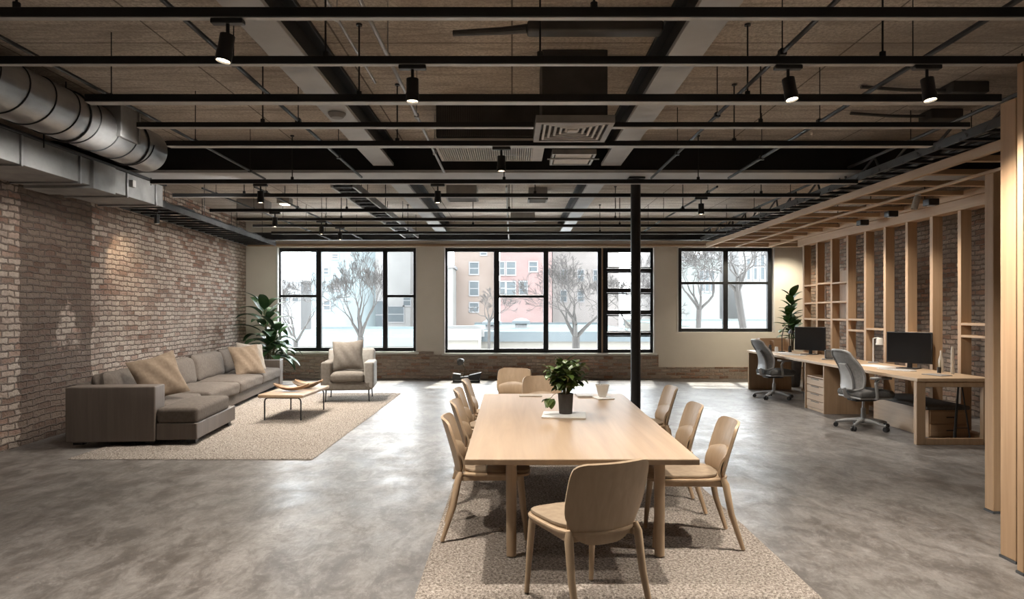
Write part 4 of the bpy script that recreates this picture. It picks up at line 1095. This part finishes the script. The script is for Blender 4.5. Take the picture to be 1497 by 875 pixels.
# ------------------------------------------------------------------ office chairs
def office_chair():
    t = thing('office_chair', '', 'office chair', (0, 0, 0), 0, 'office chairs at the work desk')
    MB().lathe([(.0, .075), (.05, .075), (.055, .10), (.045, .13), (.0, .13)], 20).build('hub', M['office_plastic'], t)
    for k in range(5):
        a = 2 * PI * k / 5 + .3; d = Vector((math.cos(a), math.sin(a), 0))
        lg_ = MB().tube([d * .03 + Vector((0, 0, .105)), d * .18 + Vector((0, 0, .095)), d * .32 + Vector((0, 0, .068))], [.03, .024, .017], 8).build('base_leg', M['office_plastic'], t)
        cs = MB(); p = d * .32; sd_ = Vector((-d.y, d.x, 0))
        for s in (-1, 1): cs.tube([p + sd_ * (s * .009) + Vector((0, 0, .029)), p + sd_ * (s * .027) + Vector((0, 0, .029))], .029, 16)
        cs.tube([p + Vector((0, 0, .03)), p + Vector((0, 0, .07))], .008, 8)
        cs.build('caster', M['caster'], lg_)
    MB().tube([(0, 0, .12), (0, 0, .26)], .028, 16).build('gas_lift_cover', M['office_plastic'], t)
    MB().tube([(0, 0, .26), (0, 0, .37)], .016, 16).build('gas_lift', M['alu'], t)
    m = MB(); m.rbox((0, -.02, .385), (.20, .30, .06), .02, 2); m.build('tilt_mechanism', M['caster'], t)
    MB().rbox((0, .03, .455), (.50, .48, .085), .035, 8, .012).build('seat', M['office_seat'], t)
    MB().rbox((0, .02, .408), (.46, .44, .03), .012, 3).build('seat_pan', M['office_plastic'], t)
    def bk(u, v, off=0., sc_=1.):
        s = (u * 2 - 1); z = .50 + .51 * v
        w = (.225 + .02 * math.sin(PI * v) - .045 * v * v) * sc_
        y = -.215 - .16 * v ** 1.3 + .05 * math.sin(PI * min(1, v * 1.15)) + .06 * s * s
        zz = z - .035 * abs(s) ** 4 * v + .04 * abs(s) ** 4 * (1 - v)
        return (w * s, y + off, zz)
    MB().sheet(lambda u, v: bk(1 - u, v), 16, 16, .028).build('backrest', M['mesh'], t, ang=60)
    out = [bk(0, j / 16, -.004) for j in range(17)] + [bk(i / 12, 1, -.004) for i in range(1, 13)] + [bk(1, 1 - j / 16, -.004) for j in range(1, 17)] + [bk(1 - i / 12, 0, -.004) for i in range(1, 13)]
    MB().tube(out, .014, 8, cap=False).build('back_frame', M['office_plastic'], t)
    sp = MB().sheet(lambda u, v: tuple(Vector(bk(1 - (.5 + (u - .5) * (.55 - .25 * v)), v * .62 + .02, -.045))), 6, 10, .03); sp.tube([(0, -.10, .39), (0, -.24, .42), (0, -.28, .52)], [.03, .03, .025], 10)
    sp.build('back_support', M['office_plastic'], t, ang=60)
    for s in (-1, 1):
        ar = MB().tube([(s * .16, .02, .40), (s * .27, .0, .41), (s * .295, -.02, .48), (s * .295, -.04, .60), (s * .295, .0, .655)], [.018, .02, .02, .018, .018], 10).build('armrest', M['office_plastic'], t)
        MB().rbox((s * .295, .03, .668), (.075, .26, .03), .012, 4).build('arm_pad', M['office_plastic'], ar)
    return t
oc = office_chair(); oc.location = (4.52, 8.80, 0); oc.rotation_euler = (0, 0, R(-82)); oc['label'] = 'grey mesh office chair at the near desk, in front of the larger monitor'
dup(oc, (4.54, 11.85, 0), R(-80), 'grey mesh office chair at the far desk place, near the window')

# ------------------------------------------------------------------ on the desk
def monitor(lab, loc, rz_, w, h):
    t = thing('monitor', lab, 'monitor', loc, rz_, 'monitors on the work desk')
    MB().rbox((0, 0, .005), (.24, .20, .010), .004, 1).build('foot', M['caster'], t)
    MB().rbox((0, .03, .10), (.06, .025, .19), .008, 1).build('neck', M['caster'], t)
    MB().rbox((0, .012, .07 + h / 2), (w, .03, h), .008, 1).build('back_shell', M['caster'], t)
    MB().box((-w / 2 + .01, -.0045, .082), (w / 2 - .01, -.002, .058 + h)).build('display_panel', M['screen'], t, smooth=False)
monitor('black desktop monitor on the near half of the desk, larger in view', (5.22, 9.0, DZ), R(-52), .56, .41)
monitor('black desktop monitor at the far half of the desk beside the green plant', (5.20, 11.95, DZ), R(-52), .56, .41)
def flat(name, lab, cat, loc, rz_, sz, mat, part, extra=None):
    t = thing(name, lab, cat, loc, rz_)
    MB().rbox((0, 0, sz[2] / 2), sz, min(.004, sz[2] * .4), 1).build(part, mat, t)
    if extra: extra(t)
    return t
def keys(t):
    m = MB()
    for i in range(12):
        for j in range(4): m.cbox((-.19 + i * .0345, -.045 + j * .03, .0165), (.028, .024, .006))
    m.build('key_block', M['grille'], t)
flat('keyboard', 'white keyboard in front of the far monitor', 'keyboard', (4.83, 11.75, DZ), R(-62), (.44, .15, .014), M['white'], 'keyboard_body', keys)
flat('keyboard', 'white keyboard in front of the near monitor', 'keyboard', (4.90, 8.72, DZ), R(-62), (.44, .15, .014), M['white'], 'keyboard_body', keys)
flat('paper_sheet', 'wide white sheet of paper under the near monitor foot', 'paper', (5.02, 9.42, DZ), R(-80), (.50, .32, .002), M['white'], 'sheet')
flat('paper_sheet', 'white sheet of paper at the window end of the desk', 'paper', (4.95, 12.55, DZ), R(-80), (.42, .30, .002), M['white'], 'sheet')
flat('tablet', 'thin grey tablet lying flat near the desk end frame', 'tablet', (5.0, 8.05, DZ), R(-70), (.26, .18, .010), M['grille_dark'], 'tablet_body')
sp_ = thing('desk_speaker', 'small black cube speaker on the desk between the monitors', 'speaker', (4.92, 10.62, DZ), R(-20))
MB().rbox((0, 0, .012), (.20, .16, .012), .004, 1).build('base', M['grille_dark'], sp_); MB().rbox((0, 0, .085), (.115, .115, .13), .012, 2).build('speaker_body', M['caster'], sp_); MB().box((-.045, -.0605, .035), (.045, -.057, .135)).build('speaker_grille', M['office_seat'], sp_, smooth=False)
dl = thing('desk_lamp', 'slim white desk lamp with a frosted shade beside the near monitor', 'desk lamp', (5.28, 10.0, DZ))
MB().lathe([(0, 0), (.07, 0), (.07, .012), (.02, .018), (0, .018)], 24).build('base', M['grille_dark'], dl)
MB().tube([(0, 0, .015), (0, 0, .36)], .008, 10).build('stem', M['white'], dl)
MB().tube([(0, 0, .355), (.06, -.01, .37), (.09, -.01, .36)], .007, 8).build('arm', M['white'], dl)
MB().lathe([(.03, .10), (.04, .09), (.052, 0), (.049, 0), (.035, .085)], 24, (.09, -.01, .265)).build('lamp_shade', M['lamp_glass'], dl)
gv = thing('glass_bottle', 'tall clear glass bottle on the desk against the studs, near end', 'bottle', (5.30, 8.45, DZ))
MB().lathe([(0, 0), (.028, 0), (.03, .01), (.03, .16), (.012, .21), (.012, .27), (.009, .27), (.009, .21), (.026, .155), (.026, .012), (0, .01)], 20).build('bottle_body', M['tumbler'], gv)
gv = thing('glass_bottle', 'thin clear glass flask on the desk, nearer the desk end than the tall bottle', 'bottle', (5.28, 8.2, DZ))
MB().lathe([(0, 0), (.02, 0), (.022, .01), (.02, .2), (.014, .33), (.011, .33), (.017, .2), (.018, .012), (0, .01)], 20).build('bottle_body', M['tumbler'], gv)
pn = thing('pen_holder', 'small black pen holder beside the tablet on the desk', 'pen holder', (5.22, 8.36, DZ))
MB().lathe([(0, 0), (.022, 0), (.022, .07), (.018, .07), (.018, .01), (0, .01)], 16).build('holder', M['caster'], pn)
q = MB()
for k in range(4): q.tube([(.006 * math.cos(k * 1.7), .006 * math.sin(k * 1.7), .012), (.02 * math.cos(k * 1.7), .02 * math.sin(k * 1.7), .13 + .01 * k)], .0035, 6)
q.build('pen', M['stem'], pn)
# window end of the desk
wbx = thing('wooden_box', 'open wooden box at the window end of the desk', 'box', (4.95, 13.0, DZ))
m = MB(); m.box((-.28, -.11, 0), (.28, .11, .015)); m.box((-.28, -.11, .015), (-.265, .11, .24)); m.box((.265, -.11, .015), (.28, .11, .24)); m.box((-.265, .095, .015), (.265, .11, .24)); m.box((-.02, -.11, .015), (-.005, .095, .2))
m.build('box_body', W['oakx'], wbx, smooth=False, bevel=.003)
al = thing('arc_lamp', 'black curved arc lamp standing at the window end of the desk', 'desk lamp', (5.02, 12.72, DZ))
MB().lathe([(0, 0), (.06, 0), (.06, .012), (0, .016)], 20).build('base', M['black'], al)
MB().tube([(0, 0, .01), (.0, 0, .30), (.03, 0, .42), (.09, 0, .49), (.15, 0, .47), (.17, 0, .40)], .008, 8).build('arm', M['black'], al)
MB().lathe([(.012, .05), (.03, .03), (.05, -.03), (.047, -.03), (.01, .04)], 20, (.17, 0, .37)).build('lamp_shade', M['black'], al)
for i, (x, y, h, r_, mt, lab) in enumerate(((4.80, 12.72, .13, .028, 'pot_dark', 'small dark jar on the desk at the window end, left of the arc lamp'), (4.88, 12.62, .10, .03, 'white', 'small white cup on the desk in front of the wooden box'), (5.10, 12.55, .12, .03, 'caster', 'small black canister on the desk right of the arc lamp'))):
    t = thing('jar', lab, 'jar', (x, y, DZ), 0, 'jars at the window end of the desk')
    MB().lathe([(0, 0), (r_, 0), (r_ * 1.05, h * .5), (r_ * .85, h * .9), (r_ * .85, h), (0, h)], 20).build('jar_body', M[mt], t)
fp = thing('potted_plant', 'bushy fiddle-leaf plant in a pot behind the far monitor', 'plant', (5.62, 13.75, 0))
MB().lathe([(0, 0), (.15, 0), (.16, .02), (.19, .45), (.19, .5), (.175, .5), (.165, .45), (0, .45)], 32).build('pot', M['pot_dark'], fp)
MB().lathe([(0, .44), (.17, .44), (.17, .455), (0, .465)], 20).build('soil', M['soil'], fp)
tk = MB(); lf = MB(); rn = random.Random(9)
for q, (tx, ty, ht) in enumerate(((0, 0, 1.78), (-.07, -.05, 1.45), (.05, .04, 1.3))):
    tk.tube([(tx * .3, ty * .3, .44), (tx, ty, .44 + (ht - .44) * .6), (tx * 1.3, ty * 1.3, ht)], [.018, .014, .009], 8)
    n = 24 if q == 0 else 14
    for k in range(n):
        f = k / (n - 1); az = k * 2.399 + q * 1.1; z = .95 + (ht - .95) * f
        lf.leaf((tx * (1 + .3 * f), ty, z), az, .25 + .85 * f, rn.uniform(.24, .34), rn.uniform(.13, .18), rn.uniform(.5, 1.2), .12, 7, .9)
tk.build('stem', M['plant_trunk'], fp); lf.build('foliage', M['leaf_mid'], fp, ang=180)
# wall-washer on the left brick
ws = arm_spot('wall_spotlight', 'small black wall-washer spotlight under the rectangular duct by the brick', (-5.16, 9.15, 2.86), 0, 0)
ws.location = (-4.93, 9.5, 2.90)
spot_light('wall_bulb', (-4.93, 9.5, 2.74), (-5.58, 9.9, 2.12), 85, 70, .8, (1, .74, .48))
for lt in ((-4.9, 8.0),): pass

# ------------------------------------------------------------------ outside
GZ = -4.5
struct('ground', MB().box((-60, YB + 1.5, GZ - .2), (60, 140, GZ)), mottled('whitened_bounce_ground', (.78, .78, .78), (.86, .86, .86), .3, .9), smooth=False)  # ground colour whitened to throw daylight up onto the ceiling
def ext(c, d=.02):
    c = tuple(x * .85 + .21 * .15 for x in c)  # haze painted in: building colours pulled toward pale grey
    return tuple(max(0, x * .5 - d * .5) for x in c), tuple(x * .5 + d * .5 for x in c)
EX = {}
def em(name, c, d=.012, sc=.6):
    if name not in EX: EX[name] = mottled(name, *ext(c, d), sc, .95, spec=.1)
    return EX[name]
def building(lab, x0, x1, y0, y1, z1, mat, wins, trim, cat='building', roof=None):
    cx, cy_ = (x0 + x1) / 2, (y0 + y1) / 2
    t = thing('building', lab, cat, (cx, cy_, GZ))
    MB().box((x0 - cx, y0 - cy_, 0), (x1 - cx, y1 - cy_, z1 - GZ)).build('facade', mat, t, smooth=False)
    MB().box((x0 - cx - .12, y0 - cy_ - .12, z1 - GZ), (x1 - cx + .12, y1 - cy_ + .12, z1 - GZ + .25)).build('parapet', roof or trim, t, smooth=False)
    for (wx0, wx1, wz0, wz1) in wins:
        w = MB(); a, b_ = wx0 - cx, wx1 - cx; c, d = wz0 - GZ, wz1 - GZ; y = y0 - cy_
        w.box((a - .09, y - .07, c - .12), (b_ + .09, y - .005, c)); w.box((a - .09, y - .07, d), (b_ + .09, y - .005, d + .12)); w.box((a - .09, y - .05, c), (a, y - .005, d)); w.box((b_, y - .05, c), (b_ + .09, y - .005, d)); w.box((a, y - .05, (c + d) / 2 - .04), (b_, y - .005, (c + d) / 2 + .04))
        f_ = w.build('window_frame', trim, t, smooth=False)
        MB().box((a, y - .03, c), (b_, y - .004, d)).build('window_glass', em('far_glass', (.075, .092, .102)), f_, smooth=False)
    return t
def pxwins(Y, rects): return [(xat(a, Y), xat(b_, Y), zat(d, Y), zat(c, Y)) for (a, b_, c, d) in rects]
TRIM = em('far_trim', (.23, .23, .235))
Yb = 62.
building('tall peach brick building seen through the left middle pane', xat(664, Yb), xat(726, Yb), Yb, Yb + 14, 12, em('peach_brick', (.20, .155, .13)), pxwins(Yb, [(687, 699, 384, 400), (687, 699, 412, 431), (687, 699, 443, 455), (703, 711, 366, 372)]), TRIM)
building('tall rose red brick building seen through the middle window', xat(731, Yb), xat(806, Yb), Yb - 1, Yb + 12, 12, em('rose_brick', (.19, .125, .118)), pxwins(Yb - 1, [(731, 737, 383, 401), (741, 753, 383, 401), (774, 785, 383, 396), (731, 738, 412, 430), (741, 753, 412, 432), (760, 770, 412, 430)]), TRIM)
building('plain cream building at the left edge of the middle window', xat(630, 58), xat(662, 58), 58, 61.5, 5.2, em('cream_render', (.215, .21, .20)), pxwins(58, [(640, 648, 420, 436)]), TRIM)
building('pale building behind the big bare tree, right middle window', xat(808, 70), xat(905, 70), 70, 84, 9.5, em('blush_render', (.215, .195, .185)), pxwins(70, [(820, 828, 395, 410), (845, 853, 395, 410), (868, 876, 395, 410), (820, 828, 425, 440), (845, 853, 425, 440)]), TRIM)
building('pale blue tall building seen through the left window', xat(455, 50), xat(501, 50), 50, 62, 14, em('pale_blue_render', (.165, .21, .225)), pxwins(50, [(486, 494, 372, 377), (474, 480, 392, 400), (488, 496, 418, 424), (474, 482, 440, 452)]), TRIM)
building('white high building behind the bare tree in the left window', xat(506, 66), xat(600, 66), 66, 80, 9.8, em('white_render', (.225, .222, .218)), pxwins(66, [(547, 560, 440, 480), (566, 590, 448, 470), (590, 600, 432, 446)]), TRIM)
building('grey building at the far left edge of the left window', xat(380, 70), xat(440, 70), 70, 80, 4.5, em('misty_grey', (.215, .22, .228)), pxwins(70, [(414, 422, 430, 440), (428, 436, 430, 440)]), TRIM)
building('grey-green glazed building seen through the right window', xat(1018, 48), xat(1052, 48), 48, 58, 5.2, em('grey_green_panel', (.185, .205, .20)), pxwins(48, [(1023, 1028, 396, 425), (1031, 1036, 396, 425), (1039, 1044, 396, 425)]), TRIM)
building('white block with tall striped windows at the right of the right window', xat(1080, 52), xat(1160, 52), 52, 62, 7.0, em('white_panel', (.22, .222, .222)), pxwins(52, [(1092, 1096, 378, 408), (1102, 1106, 374, 408), (1112, 1117, 372, 408), (1122, 1127, 372, 408)]), TRIM)
building('brown grey building behind the branches at the left of the right window', xat(960, 75), xat(1014, 75), 75, 86, 10, em('brown_grey', (.20, .185, .178)), pxwins(75, [(995, 1001, 375, 385), (1004, 1010, 395, 405)]), TRIM)
# low buildings with flat roofs just across the yard
def low(lab, x0, x1, y0, y1, z1, wall, roof, par):
    cx, cy_ = (x0 + x1) / 2, (y0 + y1) / 2
    t = thing('low_building', lab, 'building', (cx, cy_, GZ))
    MB().box((x0 - cx, y0 - cy_, 0), (x1 - cx, y1 - cy_, z1 - GZ - .02)).build('facade', wall, t, smooth=False)
    MB().box((x0 - cx, y0 - cy_, z1 - GZ - .02), (x1 - cx, y1 - cy_, z1 - GZ)).build('flat_roof', roof, t, smooth=False)
    m = MB(); m.box((x0 - cx - .1, y0 - cy_ - .1, z1 - GZ - .32), (x1 - cx + .1, y0 - cy_ + .15, z1 - GZ + .06)); m.box((x0 - cx - .1, y1 - cy_ - .15, z1 - GZ - .3), (x1 - cx + .1, y1 - cy_ + .1, z1 - GZ + .12))
    m.build('parapet', par, t, smooth=False); return t
low('low white building with a teal flat roof across the yard, middle window', -2.3, 5.6, 26, 44, .68, em('low_white', (.20, .188, .165)), em('teal_roof', (.035, .075, .078)), em('slate_parapet', (.085, .105, .115)))
low('small white shed roof at the left of the middle window', -2.6, -1.15, 23.2, 25.8, .85, em('low_white', (.20, .188, .165)), em('teal_roof', (.035, .075, .078)), em('white_render', (.225, .222, .218)))
low('low pale building with a flat roof behind the left window', -12, -3.2, 27, 42, .45, em('low_white', (.20, .188, .165)), em('teal_roof', (.035, .075, .078)), em('pale_blue_render', (.165, .21, .225)))
low('low pale green building behind the right window', 6.6, 16, 25, 40, .95, em('low_white', (.20, .188, .165)), em('teal_roof', (.035, .075, .078)), em('grey_green_panel', (.185, .205, .20)))
for i, (x, y, z, lab) in enumerate(((.45, 34., .68, 'round roof vent on the teal flat roof, right one'), (-.9, 31., .68, 'round roof vent on the teal flat roof, left one'))):
    t = thing('roof_vent', lab, 'roof vent', (x, y, z), 0, 'roof vents on the teal roof')
    MB().lathe([(.30, 0), (.30, .22), (.0, .22)], 20).build('vent_pipe', TRIM, t); MB().lathe([(.46, .22), (.44, .34), (.25, .46), (0, .5)], 20).build('vent_cap', em('slate_parapet', (.085, .105, .115)), t)

def tree(lab, u, Y, v_fork, L0, seed, spread, lean=0., rad=.13, levels=7, rise=.1):
    rn = random.Random(seed); base = Vector((xat(u, Y) - lean, Y, GZ)); H = zat(v_fork, Y) - GZ
    t = thing('bare_tree', lab, 'tree', base, 0, 'bare trees outside the windows')
    tk = MB(); tw = MB()
    def grow(p, d, L, r, lv):
        n = 3; pts = [p]; rr_ = [r]
        for i in range(n):
            d = (d + Vector((rn.uniform(-.2, .2), rn.uniform(-.2, .2), rn.uniform(-.06, .1)))).normalized()
            pts.append(pts[-1] + d * L / n); rr_.append(max(.005, r * (1 - .3 * (i + 1) / n)))
        (tk if lv >= levels - 1 else tw).tube(pts, rr_, 7 if lv >= levels - 1 else (5 if lv > 2 else 3), cap=False)
        if lv == 0: return
        for i in range(2 if lv > 4 else rn.choice((2, 2, 3))):
            a = rn.uniform(0, 2 * PI); s_ = spread * rn.uniform(.6, 1.2)
            o = d.orthogonal().normalized(); o.rotate(Matrix.Rotation(a, 3, d))
            grow(pts[-1] if i < 2 else pts[-2], (d + o * s_ + Vector((0, 0, rise))).normalized(), L * rn.uniform(.68, .9), rr_[-1] * rn.uniform(.6, .8), lv - 1)
    top = Vector((lean, 0, H))
    tk.tube([(0, 0, 0), (lean * .3, .02, H * .5), top], [rad * 1.3, rad * 1.1, rad], 9)
    k = 4
    for i in range(k):
        a = 2 * PI * i / k + rn.uniform(-.4, .4)
        grow(top - Vector((0, 0, .03)), Vector((math.cos(a) * spread + lean * .15, math.sin(a) * spread, 1)).normalized(), L0 * rn.uniform(.8, 1.2), rad * .62, levels)
    tk.build('trunk', M['bark'], t); tw.build('branches', M['twig'], t, ang=180); return t
tree('slender bare tree standing before the left window', 527, 19.0, 492, .55, 4, .42, .05, .09, 8, .25)
tree('bare tree crowding the left edge of the left window', 432, 20, 500, .55, 12, .6, -.1, .07, 8)
tree('large spreading bare tree before the middle window', 842, 19.5, 492, .55, 21, .75, .0, .11, 8)
tree('small bare tree before the middle pane, left of the spreading tree', 715, 23.0, 470, .32, 33, .6, 0, .05, 6)
tree('leaning bare tree before the right pane of the right window', 1078, 18.6, 425, .5, 8, .75, -.75, .10, 8)
tree('bare tree before the left pane of the right window', 1022, 21, 452, .55, 17, .75, .15, .08, 8)
tree('bare tree seen through the awning window behind the column', 925, 22, 480, .5, 29, .7, .0, .07, 8)
# ------------------------------------------------------------------ light
for (x, y, z, p) in ((4.8, 8.3, 2.76, 60), (4.9, 10.2, 2.76, 60), (4.85, 9.3, 2.76, 50), (4.72, 12.2, 2.76, 50), ):   # lamps under the canopy
    spot_light('canopy_bulb', (x, y, z), (x + .25, y + .12, 0), p, 120, .9, WARM, rad=.06)
spot_light('desk_fill_light', (2.9, 6.5, 2.85), (4.9, 8.0, .3), 75, 95, .9, (1, .95, .88), rad=.15)  # added fill light with no fitting, brightens the near desk end
for y, p in ((6.2, 60), (8.3, 60), (11.0, 80), (13.2, 60)):   # added fill lights without fittings, brightening the left wall
    spot_light('wall_fill_light', (-3.3, y, 3.05), (wall_x(y), y + .3, 1.5), p, 115, .9, (1, .95, .89), rad=.15)
for x in (4.95, 5.95): spot_light('downlight_bulb', (x, 14.5, 2.86), (x + .15, 15.3, 1.2), 60, 110, .9, (1, .88, .68), rad=.05)
for (x, y) in ((-2.9, 2.3), (2.6, 2.4), (-3.4, -1.0), (0, -1.6), (3.2, -1.0)):   # unseen fill lights added overhead to lift the foreground
    spot_light('rear_fill_light', (x, y, 3.3), (x, y, 0), 66, 115, .9, (1, .95, .89), rad=.15)
w = bpy.data.worlds.new('World'); SC.world = w; w.use_nodes = True
bg = w.node_tree.nodes['Background']; bg.inputs[0].default_value = (.93, .965, 1, 1); bg.inputs[1].default_value = 10
su = bpy.data.lights.new('sun', 'SUN'); su.energy = 6.5; su.angle = R(2.0); su.color = (1, .93, .82)
so = bpy.data.objects.new('sun', su); C.objects.link(so); so.rotation_euler = Vector((-.08, -.62, -.80)).to_track_quat('-Z', 'Y').to_euler()
def portal(x0, x1, z0, z1, y, back):
    l = bpy.data.lights.new('window_portal', 'AREA'); l.shape = 'RECTANGLE'; l.size = x1 - x0; l.size_y = z1 - z0; l.cycles.is_portal = True
    o = bpy.data.objects.new('window_portal', l); C.objects.link(o); o.location = ((x0 + x1) / 2, y, (z0 + z1) / 2)
    o.rotation_euler = (R(-90), 0, 0) if back else (R(90), 0, 0)
for (a, b_, c, d) in (W1, W2, W4): portal(a, b_, c, d, YB + .33, True)
for (a, b_, c, d) in FW: portal(a, b_, c, d, YF - .33, False)

# ------------------------------------------------------------------ camera
cam = bpy.data.cameras.new('Camera'); co = bpy.data.objects.new('Camera', cam); C.objects.link(co)
co.location = (0, 0, EYE); co.rotation_euler = (R(90), 0, 0)
cam.sensor_width = 36; cam.sensor_fit = 'HORIZONTAL'; cam.lens = F / 1497 * 36
cam.shift_y = (V0 - 437.5) / 1497; cam.clip_start = .05; cam.clip_end = 400
SC.camera = co
SC.view_settings.view_transform = 'Standard'; SC.view_settings.look = 'None'; SC.view_settings.gamma = 1; SC.view_settings.use_curve_mapping = False
SC.view_settings.exposure = 0.88
cy_ = SC.cycles; cy_.use_denoising = True; cy_.max_bounces = 10; cy_.diffuse_bounces = 6; cy_.glossy_bounces = 4; cy_.transparent_max_bounces = 12
cy_.caustics_reflective = False; cy_.caustics_refractive = False; cy_.sample_clamp_indirect = 8
